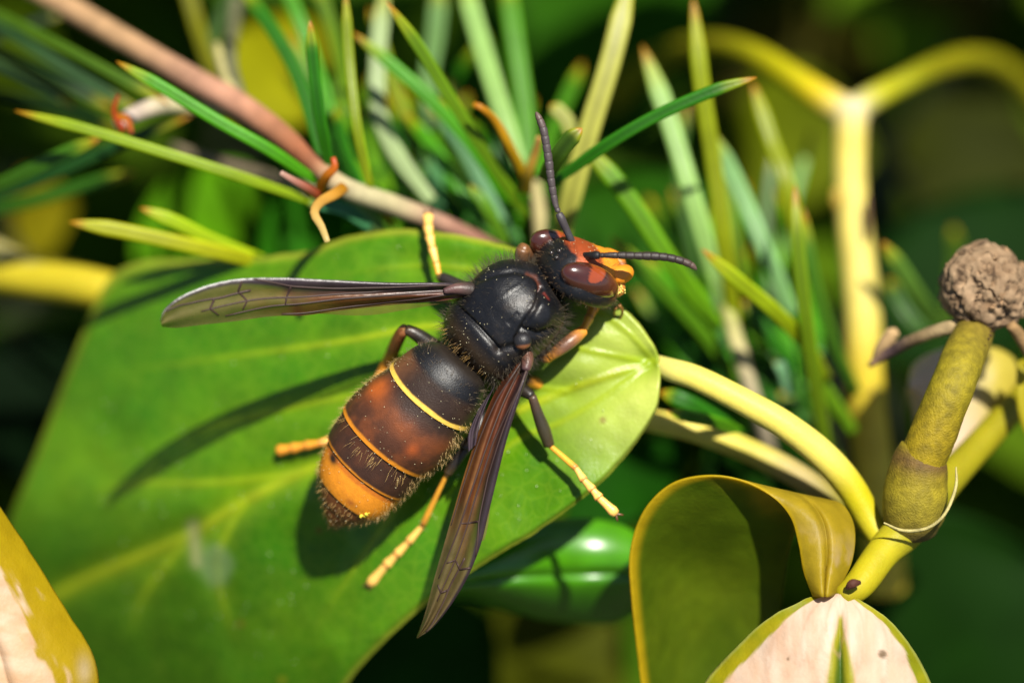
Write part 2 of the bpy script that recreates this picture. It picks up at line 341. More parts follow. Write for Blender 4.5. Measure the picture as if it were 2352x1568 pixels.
def sprig():
    t = thing('variegated_sprig', V(2050, 1240, -.6), 'yellow stemmed sprig with the big green leaf under the hornet and a dried flower head', 'sprig')
    v, f, c = outline_leaf(LEAF_MID, LEAF_UP, LEAF_LO, main_leaf_depth, 330, 261, main_leaf_col)
    leaf = Mesh().add(v, f, c.reshape(-1, 3)).build('leaf', M_LEAF, t, solid=.022, label='large glossy green leaf under the hornet')
    # petiole of the main leaf
    y0, y1, ye = C(240, 228, 120), C(242, 224, 100), C(210, 196, 35)
    y0, y1, ye = y0*1.25, y1*1.25, ye*1.15
    tube(Mesh(), Vs([(1462, 826, -.92), (1500, 834, -.68), (1540, 849, -.50), (1600, 868, -.43), (1700, 918, -.4), (1800, 975, -.4), (1890, 1045, -.45), (1955, 1120, -.5), (2000, 1200, -.5), (2040, 1262, -.42)]),
         np.array([8, 20, 27, 29, 31, 33, 35, 35, 31, 26])/PPC, [y0, y0, y0, y1, y1, y1, y1, ye, ye, ye], 20, 60,
         bump=lambda P: .05*(noise(P, 5, 3)-.5)).build('petiole', M_STEM, leaf)
    # second petiole behind it
    tube(Mesh(), Vs([(1380, 945, -1.35), (1480, 962, -1.2), (1600, 990, -1.2), (1720, 1035, -1.15), (1830, 1090, -1.1), (1930, 1160, -1.0), (2020, 1230, -.8)]),
         np.array([24, 27, 28, 30, 30, 28, 26])/PPC, [y1, y1, y1, C(225, 210, 90), C(200, 180, 110), C(150, 140, 40), C(150, 140, 30)], 16, 40).build('petiole', M_STEM, t)
    # woody node and the branch that carries everything
    br = tube(Mesh(), Vs([(1930, 1372, .02), (1975, 1340, -.08), (2030, 1265, -.25), (2090, 1205, -.42), (2170, 1110, -.8), (2260, 1010, -1.15), (2380, 880, -1.5)]),
         np.array([26, 36, 40, 48, 40, 36, 34])/PPC, [C(175, 160, 20), C(200, 185, 25), C(195, 182, 30), C(165, 160, 40), C(170, 160, 25), C(165, 155, 20), C(150, 140, 15)], 20, 60,
         bump=lambda P: .07*(noise(P, 6, 8)-.5)).build('branch', M_STEM, t)
    tube(Mesh(), Vs([(1945, 1350, .12), (1958, 1340, .15), (1975, 1337, .12)]), np.array([5, 11, 5])/PPC, C(95, 55, 40), 10, 10).build('bud', M_TWIG, br)
    # stub stem with the dried flower head
    sc_ = C(176, 152, 22, .42); sb = C(158, 142, 50, .42)
    def stub_bump(P): return .10*(noise(P, 6, 2)-.5) + .05*(noise(P, 24, 4)-.5)
    st = Mesh(); pts = Vs([(2098, 1190, -.33), (2112, 1080, -.22), (2150, 980, -.15), (2190, 880, -.15), (2222, 800, -.42), (2246, 742, -.75)])
    tube(st, pts, np.array([62, 56, 54, 52, 50, 44])/PPC, [sb, sc_, sc_, C(172, 155, 28, .42), C(165, 145, 40, .42), C(140, 110, 60, .42)], 32, 90, bump=stub_bump)
    for k in range(170):
        q = RNG.uniform(.05, .95); i = min(int(q*5), 4); p = pts[i]+(pts[i+1]-pts[i])*(q*5-i); a = RNG.uniform(-1.45, 1.45)
        r = 52/PPC; o = p + r*1.0*np.array([math.sin(a)*.93, math.sin(a)*.33, math.cos(a)])
        s = RNG.uniform(.004, .015)
        ball(st, o, np.eye(3)*[s, s, s*.6], C(80, 52, 20, .35), 5, 7)
    stub = st.build('flower_stalk', M_STUB, t)
    collar = Mesh()
    tube(collar, Vs([(2100, 1226, -.38), (2098, 1190, -.34), (2102, 1140, -.28), (2108, 1092, -.24), (2114, 1056, -.22), (2122, 1030, -.21)]), np.array([52, 72, 77, 70, 64, 56])/PPC, [C(120, 100, 50, .4), C(150, 132, 45, .42), C(176, 158, 40, .42), C(172, 152, 32, .42), C(130, 100, 45, .4), C(170, 150, 30, .42)], 32, 24,
         bump=lambda P: .14*(noise(P, 5, 5, 4)-.5)).build('node_collar', M_STUB, t)
    tube(Mesh(), Vs([(2030, 1200, .0), (2075, 1218, -.05), (2130, 1212, -.04), (2170, 1180, -.02), (2195, 1120, -.06), (2196, 1072, -.1)]), np.array([2, 4, 4, 4, 4, 2])/PPC, C(205, 190, 120), 6, 26).build('fibre', M_STUB, stub)
    hd = Mesh(); cc = V(2262, 662, -.62)
    def hw(d):
        n = noise(d, 2.6, 21, 4); r = 1 + .36*(n-.5) - .12*np.exp(-((noise(d, 4.5, 9, 2)-.5)/.05)**2)
        return d*r[..., None]
    def hc(d):
        n = noise(d, 4.5, 9, 2); return mix(mix(C(145, 115, 85), C(190, 160, 125), noise(d, 5, 31)*1.5-.25), C(60, 42, 30), np.exp(-((n-.5)/.055)**2)*.8)
    ball(hd, cc, np.eye(3)*[.312, .305, .285], hc, 70, 90, hw)
    for k in range(26):
        d = unit(RNG.normal(size=3)); d[2] = abs(d[2])*.9; o = cc + d*.285
        q = unit(RNG.normal(size=3)); s = RNG.uniform(.03, .075)
        ball(hd, o, np.array([q*s, unit(np.cross(q, d))*s*.5, d*s*.45]), C(*(np.array([165, 132, 98])*RNG.uniform(.7, 1.15)), .5), 8, 10, lambda e: e*(1+.5*(noise(e+k, 2, k, 2)-.5))[..., None])
    head = hd.build('dried_flower_head', M_DEAD, t, label='crinkled brown dried flower head on the stalk')
    tw = Mesh()
    tube(tw, Vs([(2255, 742, -.6), (2180, 752, -.62), (2110, 775, -.75), (2050, 805, -.95), (1998, 838, -1.1)]), np.array([22, 17, 15, 13, 7])/PPC, [C(180, 150, 100), C(190, 165, 120), C(150, 125, 90), C(120, 95, 95), C(200, 160, 120)], 12, 30, bump=lambda P: .25*(noise(P, 9, 6)-.5))
    tube(tw, Vs([(2010, 830, -1.1), (2025, 800, -1.05), (2050, 768, -1.0), (2062, 770, -1.0)]), np.array([10, 16, 18, 8])/PPC, C(205, 170, 120), 10, 14)
    tw.build('withered_side_twig', M_DEAD, head)
    tube(Mesh(), Vs([(2320, 745, -.5), (2345, 775, -.6), (2375, 830, -.7)]), np.array([12, 16, 14])/PPC, C(170, 135, 90), 10, 12).build('withered_side_twig', M_DEAD, head)

    # pale variegated leaf in the lower right, arching over toward the lens
    up = [(1932, 1366), (1985, 1385), (2040, 1425), (2090, 1485), (2135, 1570), (2170, 1680), (2150, 1800), (2000, 1900)]
    lo = [(1926, 1366), (1850, 1378), (1760, 1425), (1690, 1490), (1620, 1570), (1570, 1680), (1600, 1800), (2000, 1900)]
    mid = [(1929, 1366), (1929, 1400), (1928, 1450), (1930, 1510), (1932, 1580), (1935, 1680), (1950, 1800), (2000, 1900)]
    def dd(x, y, u, w):
        s = np.clip((y-1366)/PPC, 0, 2)
        return .05 + .55*s - .42*s**2 - .42*np.abs(w)**2.0*np.clip(s*2.2, .1, 1)*.8 - .05*np.exp(-((x-1930)/14)**2)*sstep(1366, 1450, y) + .03*(noise(np.stack([x/50, y/90, 0*x], -1), 1, 3)-.5)
    def pc(x, y, u, w, v):
        n = noise(np.stack([u*5, w*5, 0*x], -1), 1, 41, 4); nf = noise(np.stack([x/14, y/70, 0*x], -1), 1, 42, 3)
        g = mix(C(248, 225, 200, .62), C(240, 200, 165, .6), nf*1.2-.1)
        hw = np.interp(y, [1366, 1400, 1450, 1500, 1570, 1700], [10, 60, 120, 175, 240, 300])
        inner = np.abs(w)*1.0 + .5*(n-.5)
        edge = sstep(.82, .86, inner*np.where(w > 0, 1.08, 1.0))
        g = mix(g, mix(C(205, 190, 20), C(150, 160, 20), noise(np.stack([x/40, y/40, 0*x], -1), 1, 5)*1.5-.25), edge)
        g = mix(g, C(200, 205, 100), sstep(.965, .99, np.abs(w)))
        wd = np.interp(y, [1400, 1440, 1500, 1580, 1700], [0, 5, 18, 28, 40]); q = np.abs(x-1930+8*(n-.5))
        g = mix(g, C(190, 185, 40), sstep(wd+9, wd, q)*sstep(1405, 1425, y)); g = mix(g, C(85, 120, 25), sstep(wd*.8, wd*.3, q)*sstep(1440, 1500, y))
        g = mix(g, C(225, 175, 140, .6), np.exp(-(((np.abs(w)*9+u*14+1.5*nf) % 3-1.5)/.22)**2)*.35*(1-edge))
        for sx, sy, r in [(1812, 1512, 5), (2024, 1502, 11)]: g = mix(g, C(110, 80, 30), sstep(1.2, .5, np.hypot(x-sx, y-sy)/r)*.8)
        return g
    v, f, c = outline_leaf(mid, up, lo, dd, 110, 91, pc)
    Mesh().add(v, f, c.reshape(-1, 3)).build('leaf', M_PALE, t, solid=.03, label='pinkish white leaf with yellow green margins arching toward the lens')

    # leaf folded back over itself: a yellow fold rising from the branch, its blade hanging down behind
    rim = spline(Vs([(1490, 1700, -.75), (1468, 1520, -.6), (1452, 1380, -.45), (1448, 1270, -.35), (1478, 1175, -.25), (1540, 1112, -.18), (1620, 1092, -.12), (1700, 1102, -.08), (1770, 1138, -.05), (1815, 1185, -.02), (1835, 1250, .0), (1846, 1310, .03), (1868, 1368, .05)]), 120)
    back = spline(Vs([(1720, 1800, -1.15), (1745, 1600, -1.05), (1770, 1500, -.95), (1790, 1420, -.85), (1802, 1340, -.75), (1812, 1270, -.65), (1830, 1210, -.55), (1860, 1165, -.48), (1905, 1150, -.42), (1940, 1165, -.3), (1962, 1215, -.2), (1955, 1290, -.08), (1915, 1368, .03)]), 120)
    w = np.linspace(0, 1, 60)[None, :, None]; A = rim[:, None]; B = back[:, None]
    G = A*(1-w)+B*w; uu = np.linspace(0, 1, 120)[:, None]; ww = w[..., 0]+0*uu
    sag = np.sin(math.pi*ww)*(-.22*sstep(.62, .35, uu) + .12*sstep(.66, .85, uu))
    G = G + sag[..., None]*np.array([0, 0, 1.0]) + (np.sin(math.pi*ww)*.14*sstep(.6, .35, uu)*sstep(.05, .3, uu))[..., None]*np.array([-.2, .9, 0])
    G[..., 2] += -.05*np.exp(-((ww-.5)/.06)**2)*sstep(.65, .8, uu) + .03*(noise(G, 4, 2)-.5)
    nn = noise(G, 3.5, 61, 4)
    g = mix(C(92, 122, 14), C(128, 150, 24), nn*1.4-.2)
    g = mix(g, C(212, 185, 45), sstep(.6, .72, uu+.12*(nn-.5))*np.ones_like(ww))
    g = mix(g, C(235, 205, 150), sstep(.82, .95, uu)*sstep(.55, .62, nn)*.8)
    g = mix(g, C(232, 200, 30), sstep(.09, .02, ww)); g = mix(g, C(215, 190, 40), sstep(.97, 1, ww)*sstep(.5, .7, uu))
    Mesh().add(G, grid_faces(120, 60), g.reshape(-1, 3)).build('leaf', M_CURL, t, solid=.014, label='yellow rimmed leaf folded back over itself')
    # variegated leaf behind the stalk
    up = [(2090, 880), (2105, 835), (2180, 800), (2280, 800), (2330, 830), (2335, 900), (2300, 980), (2220, 1070), (2150, 1130)]
    lo = [(2085, 890), (2078, 960), (2082, 1010), (2092, 1050), (2105, 1080), (2115, 1100), (2125, 1115), (2140, 1125), (2150, 1130)]
    mid = [(2088, 885), (2110, 900), (2140, 930), (2165, 970), (2175, 1010), (2172, 1050), (2165, 1090), (2158, 1115), (2150, 1130)]
    def pd(x, y, u, w): return -1.35 + .15*w - .3*w**2 + .02*np.sin(x/20)
    def pcol(x, y, u, w, v):
        n = noise(np.stack([x/60, y/60, 0*x], -1), 1, 71, 3)
        g = mix(C(248, 222, 190, .62), C(225, 205, 80, .55), sstep(2180, 2290, x+60*(n-.5)))
        return mix(g, C(95, 135, 25), sstep(-.55, -.75, w+.2*(n-.5)))
    v, f, c = outline_leaf(mid, up, lo, pd, 50, 41, pcol)
    Mesh().add(v, f, c.reshape(-1, 3)).build('leaf', M_PALE, t, solid=.03, label='blurred cream and yellow leaf behind the stalk')
    m = Mesh(); blade_leaf(m, V(2450, 1080, -.9), V(2340, 830, -.9), (-.5, .3, .8), .16, C(215, 200, 40), C(225, 215, 90), 20, 11)
    m.build('leaf', M_PALE, t, solid=.03, label='yellow leaf edge cut by the right frame')
    return t
SPRIG = sprig()

# forked yellow stem behind the needles on the right
def forked_stem():
    t = thing('forked_stem', V(2010, 1250, -3.00), 'blurred yellow stem forking into two arching arms on the right', 'stem')
    a, b, o = C(238, 218, 110, .54), C(226, 200, 62, .54), C(150, 145, 10, .5)
    tube(Mesh(), Vs([(2035, 1350, -3.20), (2020, 1150, -2.90), (1995, 980, -2.70), (1985, 840, -2.60), (1980, 700, -2.60), (1965, 560, -2.70), (1953, 420, -2.80), (1953, 310, -2.85), (1955, 240, -2.90)]),
         np.array([50, 48, 46, 44, 43, 41, 39, 39, 42])*1.07/PPC, [b, b, b, b, a, a, a, a, C(245, 230, 190)], 20, 70, bump=lambda P: .05*(noise(P, 3, 8)-.5)).build('stem', M_STEM, t)
    for (x, y, w, h, cc) in [(1922, 455, 16, 30, C(190, 160, 60)), (1992, 500, 7, 60, C(130, 100, 70)), (2005, 900, 8, 26, C(170, 145, 60))]:
        ball(Mesh(), V(x, y, -2.52 if w < 18 else -2.44), np.diag([w, h, 12])/PPC, cc, 12, 14).build('scar', M_STEM, t)
    tube(Mesh(), Vs([(1960, 265, -2.90), (1900, 232, -2.95), (1830, 185, -3.10), (1740, 130, -3.50), (1650, 105, -4.10), (1560, 118, -4.80), (1470, 165, -5.60), (1400, 230, -6.20)]),
         np.array([36, 36, 32, 30, 29, 29, 30, 30])*1.1/PPC, [C(245, 230, 170), b, C(205, 195, 15), C(180, 175, 10), o, o, o, o], 16, 50).build('arm', M_STEM, t)
    tube(Mesh(), Vs([(1950, 265, -2.90), (2000, 228, -2.95), (2070, 192, -3.20), (2150, 155, -3.80), (2230, 137, -4.40), (2300, 155, -5.00), (2370, 215, -5.50), (2430, 300, -5.80)]),
         np.array([36, 30, 28, 28, 29, 30, 31, 31])*1.1/PPC, [C(245, 230, 190), C(200, 195, 70), C(170, 170, 30), o, o, o, o, o], 16, 50).build('arm', M_STEM, t)
forked_stem()
def left_stem():
    m = Mesh(); g, y = C(170, 160, 90), C(215, 195, 40)
    tube(m, Vs([(-260, 590, -3.2), (-60, 610, -2.9), (80, 635, -2.7), (200, 655, -2.5), (330, 690, -2.4)]), np.array([60, 58, 54, 50, 46])/PPC, [y, y, y, y, y], 20, 30)
    tube(m, Vs([(-200, 520, -2.9), (-40, 565, -2.75), (40, 600, -2.7), (150, 630, -2.5)]), np.array([40, 34, 30, 14])/PPC, [g, g, g, y], 14, 20)
    tag(m.build('yellow_stem', M_STEM, base=V(0, 630, -2.7)), 'blurred stout yellow stem ending behind the left edge of the big leaf', 'stem')
left_stem()

# leaf in the lower left corner
def corner_leaf():
    up = [(-160, 1020), (-60, 1090), (10, 1185), (70, 1275), (120, 1355), (160, 1420), (190, 1465), (213, 1510), (224, 1575), (215, 1680), (140, 1800)]
    lo = [(-160, 1020), (-260, 1090), (-330, 1200), (-360, 1300), (-370, 1400), (-360, 1500), (-330, 1600), (-280, 1680), (-200, 1740), (-60, 1790), (140, 1800)]
    mid = [(-160, 1020), (-140, 1100), (-110, 1190), (-80, 1280), (-50, 1370), (-25, 1440), (0, 1500), (20, 1570), (45, 1640), (90, 1720), (140, 1800)]
    def d(x, y, u, w): return .2 - .35*w**2 + .04*(noise(np.stack([x/60, y/90, 0*x], -1), 1, 3)-.5) - .04*np.exp(-(w/.05)**2)
    def c(x, y, u, w, v):
        n = noise(np.stack([u*7, w*6, 0*x], -1), 1, 81, 4); nf = noise(np.stack([x/60, y/20, 0*x], -1), 1, 82, 3)
        g = mix(C(244, 214, 180, .6), C(228, 180, 130, .6), nf*1.4-.3)
        g = mix(g, mix(C(215, 185, 20), C(200, 165, 10), n), sstep(.40, .5, np.abs(w)*.8+.7*(n-.5)+.35*sstep(1330, 1200, y)))
        q = polydist(np.stack([x, y], -1), [(205, 1490), (150, 1440)])
        return mix(g, C(240, 215, 170), np.exp(-(np.hypot((x-190), (y-1540)*.5)/16)**2)*.7)
    v, f, cc = outline_leaf(mid, up, lo, d, 110, 71, c)
    o = Mesh().add(v, f, cc.reshape(-1, 3)).build('variegated_leaf', M_PALE, solid=.03)
    tag(o, 'yellow and pinkish white leaf cut off by the lower left corner', 'leaf')
corner_leaf()

# blurred glossy leaf below the big one
def glossy_leaf():
    m = Mesh()
    up = [(960, 1380), (1050, 1300), (1150, 1235), (1280, 1195), (1400, 1200), (1470, 1235), (1530, 1300)]
    lo = [(960, 1385), (1060, 1375), (1160, 1400), (1290, 1425), (1400, 1430), (1475, 1390), (1530, 1310)]
    mid = [(960, 1382), (1055, 1340), (1155, 1325), (1285, 1318), (1400, 1315), (1470, 1318), (1530, 1305)]
    def d(x, y, u, w): return -1.25 + .22*w - .30*w*w + .1*np.sin(x/80.0) - .05*np.exp(-(w/.1)**2)
    def c(x, y, u, w, v): return mix(C(85, 165, 10), C(60, 130, 10), sstep(.2, -.9, w))
    v, f, cc = outline_leaf(mid, up, lo, d, 60, 41, c)
    tag(m.add(v, f, cc.reshape(-1, 3)).build('glossy_leaf', M_GLOSS, solid=.03), 'blurred shiny green leaf with white glints below the big leaf', 'leaf')
glossy_leaf()

# leaves in the shade further back, each a thing of its own
def back_leaves():
    L = [  # base, tip, depth, half width cm, colour, label
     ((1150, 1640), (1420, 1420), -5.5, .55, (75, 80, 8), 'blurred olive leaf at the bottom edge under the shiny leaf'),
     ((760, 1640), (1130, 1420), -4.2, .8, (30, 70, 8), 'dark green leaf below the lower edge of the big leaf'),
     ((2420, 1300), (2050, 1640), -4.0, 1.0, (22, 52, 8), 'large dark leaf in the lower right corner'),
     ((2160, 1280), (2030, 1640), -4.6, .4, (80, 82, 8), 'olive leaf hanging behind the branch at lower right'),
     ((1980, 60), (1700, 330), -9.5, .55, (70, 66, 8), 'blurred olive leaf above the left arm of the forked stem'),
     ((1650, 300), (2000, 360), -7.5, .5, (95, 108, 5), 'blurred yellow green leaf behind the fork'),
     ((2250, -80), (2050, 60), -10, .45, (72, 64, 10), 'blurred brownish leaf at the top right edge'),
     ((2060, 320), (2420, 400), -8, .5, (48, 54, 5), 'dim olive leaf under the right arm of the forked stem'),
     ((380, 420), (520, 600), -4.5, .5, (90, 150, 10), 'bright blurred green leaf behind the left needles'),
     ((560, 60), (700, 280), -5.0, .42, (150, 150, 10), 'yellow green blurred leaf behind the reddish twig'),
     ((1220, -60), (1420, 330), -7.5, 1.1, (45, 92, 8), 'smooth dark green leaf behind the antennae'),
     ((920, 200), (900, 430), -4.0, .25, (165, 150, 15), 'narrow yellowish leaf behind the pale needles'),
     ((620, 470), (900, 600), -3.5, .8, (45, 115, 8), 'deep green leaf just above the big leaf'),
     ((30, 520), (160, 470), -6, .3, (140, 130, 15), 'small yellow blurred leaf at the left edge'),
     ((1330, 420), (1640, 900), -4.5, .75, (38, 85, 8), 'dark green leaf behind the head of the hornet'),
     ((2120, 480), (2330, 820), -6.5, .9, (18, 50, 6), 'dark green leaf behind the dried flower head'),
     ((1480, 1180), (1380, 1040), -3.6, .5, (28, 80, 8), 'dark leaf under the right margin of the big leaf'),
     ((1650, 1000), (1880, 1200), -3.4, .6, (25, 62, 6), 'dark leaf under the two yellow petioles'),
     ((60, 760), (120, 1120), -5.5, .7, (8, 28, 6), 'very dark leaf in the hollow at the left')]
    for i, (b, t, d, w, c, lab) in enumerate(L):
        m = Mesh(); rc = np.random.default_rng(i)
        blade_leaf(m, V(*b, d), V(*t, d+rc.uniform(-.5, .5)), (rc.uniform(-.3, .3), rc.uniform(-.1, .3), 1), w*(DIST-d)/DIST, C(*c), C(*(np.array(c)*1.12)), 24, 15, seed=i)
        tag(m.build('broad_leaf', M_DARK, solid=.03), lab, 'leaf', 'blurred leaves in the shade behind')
back_leaves()

# ------------------------------------------------------------------ needle leaved shrub
OR = C(225, 140, 25); YG, PALE, GR, DG, OL, YE = C(170, 200, 15, .6), C(165, 210, 110, .58), C(82, 165, 12, .6), C(48, 120, 12, .6), C(140, 160, 12, .6), C(212, 212, 30, .6)
def needle(parent, pts, w, col, tip=True, tipcol=None, d=None, flat=.55, name='needle'):
    """pts from tip to base (x, y, depth)"""
    P = Vs(pts); n = 26; m = Mesh()
    A = spline(P, n); t = np.linspace(0, 1, n)
    r = w/2/PPC*(np.clip(t/.16, 0, 1)**.6 if tip else np.ones(n))*(1-.25*sstep(.75, 1, t)); r = np.maximum(r, .003)
    c0 = np.tile(col, (n, 1))
    if tip: c0 = mix(c0, OR if tipcol is None else tipcol, sstep(.085, .02, t)*.95); c0 = mix(c0, YE*.9, np.exp(-((t-.09)/.05)**2)*.5)
    tube(m, A, r, c0, 18, n, flat=flat, groove=.42)
    return m.build(name, M_NEED, parent)
def twig_left():
    t = thing('needle_leaf_twig', V(1080, 545, -1.1), 'reddish brown twig with green needle leaves and orange bracts behind the big leaf', 'twig')
    br = Mesh(); a, b, c, p = C(150, 118, 92), C(196, 155, 112), C(188, 142, 112), C(205, 190, 145)
    tube(br, Vs([(-60, -110, -2.6), (110, -10, -2.3), (300, 100, -1.9), (430, 175, -1.65), (540, 235, -1.45), (640, 305, -1.2), (725, 378, -1.0), (790, 430, -1.0), (900, 470, -1.2), (1000, 508, -1.4), (1100, 555, -1.7), (1220, 620, -2.0)]),
         np.array([31, 30, 29, 30, 31, 28, 23, 25, 25, 23, 21, 19])/PPC, [a, b, b, c, C(205, 150, 120), C(185, 125, 90), C(170, 110, 75), p, C(200, 185, 140), C(195, 150, 125), C(170, 120, 100), a], 20, 110,
         bump=lambda P: .12*(noise(P, 4, 9)-.5)).build('branch', M_TWIG, t)
    tube(Mesh(), Vs([(560, 240, -1.5), (525, 195, -1.7), (508, 150, -1.9), (498, 105, -2.1)]), np.array([20, 13, 12, 10])/PPC, C(205, 195, 130), 12, 16).build('side_branch', M_TWIG, t)
    tube(Mesh(), Vs([(550, 225, -1.6), (530, 140, -2.1), (538, 40, -2.8), (548, -40, -3.2)]), np.array([18, 15, 16, 17])/PPC, C(120, 120, 85), 12, 20).build('side_branch', M_TWIG, t)
    tube(Mesh(), Vs([(560, 245, -1.6), (450, 245, -1.7), (380, 240, -1.6), (310, 262, -1.4), (270, 285, -1.3)]), np.array([16, 19, 22, 20, 16])/PPC, [p, C(190, 180, 120), C(215, 205, 160), C(215, 195, 175), C(220, 200, 190)], 12, 24).build('side_branch', M_TWIG, t)
    tube(Mesh(), Vs([(720, 440, -1.9), (600, 400, -2.4), (480, 370, -2.8), (400, 340, -3)]), np.array([14, 14, 13, 12])/PPC, C(150, 135, 105), 12, 20).build('side_branch', M_TWIG, t)
    def bract(pts, w, c1, c2):
        P = Vs(pts); k = len(P); m = Mesh()
        tube(m, P, np.linspace(.3, 1, k)**.6*w/2/PPC, [c1*(1-i/(k-1))+c2*i/(k-1) for i in range(k)], 10, 20, flat=.5); m.build('bract', M_NEED, t)
    ro, yo = C(205, 80, 35), C(230, 150, 15)
    bract([(645, 397, -.5), (675, 415, -.55), (705, 432, -.65), (730, 450, -.8)], 24, C(215, 170, 150), ro)
    bract([(765, 362, -.6), (768, 385, -.6), (750, 405, -.65), (735, 435, -.8)], 26, ro, yo)
    bract([(752, 555, -.25), (738, 520, -.3), (722, 490, -.35), (735, 465, -.45), (770, 445, -.6), (790, 430, -.8)], 30, C(225, 200, 120), yo)
    bract([(272, 218, -1.1), (262, 260, -1.15), (285, 300, -1.2)], 16, ro, ro); bract([(302, 305, -1.1), (292, 275, -1.15), (270, 268, -1.2)], 20, ro, yo)
    bract([(1088, 240, -.9), (1110, 250, -.9), (1140, 280, -1.0), (1170, 335, -1.1), (1202, 400, -1.3), (1210, 440, -1.4)], 26, OR, C(205, 175, 20))
    bract([(1238, 315, -1.0), (1230, 350, -1.1), (1215, 395, -1.2), (1205, 440, -1.4)], 28, C(225, 165, 90), C(210, 180, 20))
    bract([(905, 520, -1.5), (880, 480, -1.4), (860, 440, -1.3)], 24, C(220, 190, 40), C(220, 190, 40))
    N_ = [
     ([(35, 255, -1.0), (200, 298, -.95), (380, 352, -.95), (540, 402, -1.0), (715, 462, -1.2)], 25, C(150, 180, 15, .6)),
     ([(268, 142, -.8), (380, 205, -.8), (500, 278, -.8), (620, 345, -.85), (725, 415, -1.0)], 29, GR),
     ([(160, 510, -1.1), (280, 530, -1.15), (430, 562, -1.25), (560, 592, -1.45), (640, 612, -1.7)], 36, C(195, 200, 15)),
     ([(322, 478, -1.2), (400, 508, -1.25), (480, 548, -1.35), (580, 590, -1.5), (640, 615, -1.7)], 32, YG),
     ([(712, 48, -.6), (720, 150, -.65), (735, 270, -.75), (760, 400, -1)], 30, DG),
     ([(793, -20, -1.0), (802, 130, -1.0), (820, 290, -.95), (850, 430, -1.05)], 24, OL),
     ([(540, -40, -1.8), (620, 60, -1.6), (690, 190, -1.4), (750, 390, -1.1)], 36, DG),
     ([(888, 5, -.8), (960, 105, -.9), (1050, 250, -1.1), (1160, 420, -1.4), (1210, 500, -1.6)], 30, C(120, 165, 20)),
     ([(810, 75, -1.5), (900, 150, -1.5), (1000, 240, -1.5), (1110, 370, -1.6), (1190, 520, -1.8)], 32, GR),
     ([(885, -40, -2.2), (868, 130, -2.0), (872, 260, -1.9), (915, 360, -1.8), (990, 460, -1.7)], 42, C(185, 210, 140)),
     ([(1010, -40, -3), (1000, 80, -2.8), (985, 180, -2.6), (990, 300, -2.4)], 46, C(120, 165, 90)),
     ([(1060, -60, -2.4), (1105, 100, -2.2), (1155, 260, -2.0), (1195, 380, -1.9)], 46, PALE),
     ([(1160, -60, -2.5), (1180, 80, -2.3), (1205, 250, -2.1), (1215, 400, -1.9)], 48, C(95, 165, 30)),
     ([(1450, -60, -1.5), (1405, 130, -1.4), (1350, 310, -1.4), (1310, 460, -1.5), (1280, 580, -1.7)], 52, C(205, 205, 90)),
     ([(1738, 178, -.5), (1640, 208, -.5), (1510, 265, -.55), (1390, 335, -.65), (1270, 420, -.9)], 30, DG),
     ([(1337, 295, -.3), (1310, 320, -.32), (1280, 360, -.4), (1250, 410, -.6)], 40, C(70, 105, 20)),
     ([(1265, 240, -1.6), (1300, 275, -1.6), (1310, 310, -1.6)], 36, C(200, 205, 100)),
     ([(560, -60, -3.0), (500, 60, -3.0), (470, 180, -3)], 40, C(60, 100, 15)), ([(420, -60, -3.2), (460, 80, -3), (500, 200, -2.6)], 34, C(140, 140, 15)),
     ([(640, -60, -2.2), (700, 80, -2.2), (760, 260, -2)], 36, GR), ([(720, -50, -2.6), (770, 90, -2.4), (800, 260, -2)], 30, C(110, 150, 20)),
     ([(930, 260, -2.2), (1010, 360, -2.0), (1100, 500, -1.9), (1140, 560, -1.9)], 34, GR), ([(985, 240, -2.3), (1060, 330, -2.2), (1160, 530, -2.0)], 38, C(110, 170, 110)),
     ([(1005, 340, -2.6), (1000, 440, -2.3), (1010, 540, -2.0)], 40, C(100, 165, 100)), ([(1060, 300, -2.4), (1120, 400, -2.2), (1190, 560, -2)], 36, DG),
     ([(1080, 420, -1.6), (1120, 480, -1.6), (1160, 560, -1.8)], 30, C(120, 180, 40)), ([(860, 560, -1.6), (960, 545, -1.7), (1090, 560, -1.9)], 26, DG),
     ([(700, 460, -1.2), (790, 480, -1.2), (850, 520, -1.3)], 34, C(90, 170, 110)), ([(1200, 300, -2.6), (1220, 420, -2.4), (1230, 560, -2.2)], 34, OL),
     ([(850, 20, -2.6), (900, 180, -2.4), (960, 330, -2.2)], 30, OL), ([(770, 250, -1.8), (800, 360, -1.5), (830, 430, -1.3)], 26, DG)]
    rn = np.random.default_rng(5)
    for k in range(30):
        bx, by = rn.uniform(820, 1260), rn.uniform(430, 600); an = rn.normal(-.12, .42); l = rn.uniform(220, 480); d0 = rn.uniform(-3.2, -2.4)
        tx, ty = bx+l*math.sin(an), by-l*math.cos(an); cv = rn.uniform(-30, 30)
        N_.append(([(tx, ty, d0-rn.uniform(-.6, 1.2)), ((tx+bx)/2+cv, (ty+by)/2, d0-.1), (bx, by, d0+.3)], rn.uniform(26, 42), [GR, DG, C(110, 170, 15, .6), C(75, 140, 12, .6), PALE][rn.integers(5)]))
    for p, w, c in N_: needle(t, p, w, c)
    tube(Mesh(), Vs([(1230, 420, -2.1), (1240, 500, -2.0), (1250, 620, -2.0)]), np.array([14, 18, 18])/PPC, C(205, 190, 130), 12, 14).build('side_branch', M_TWIG, t)
twig_left()
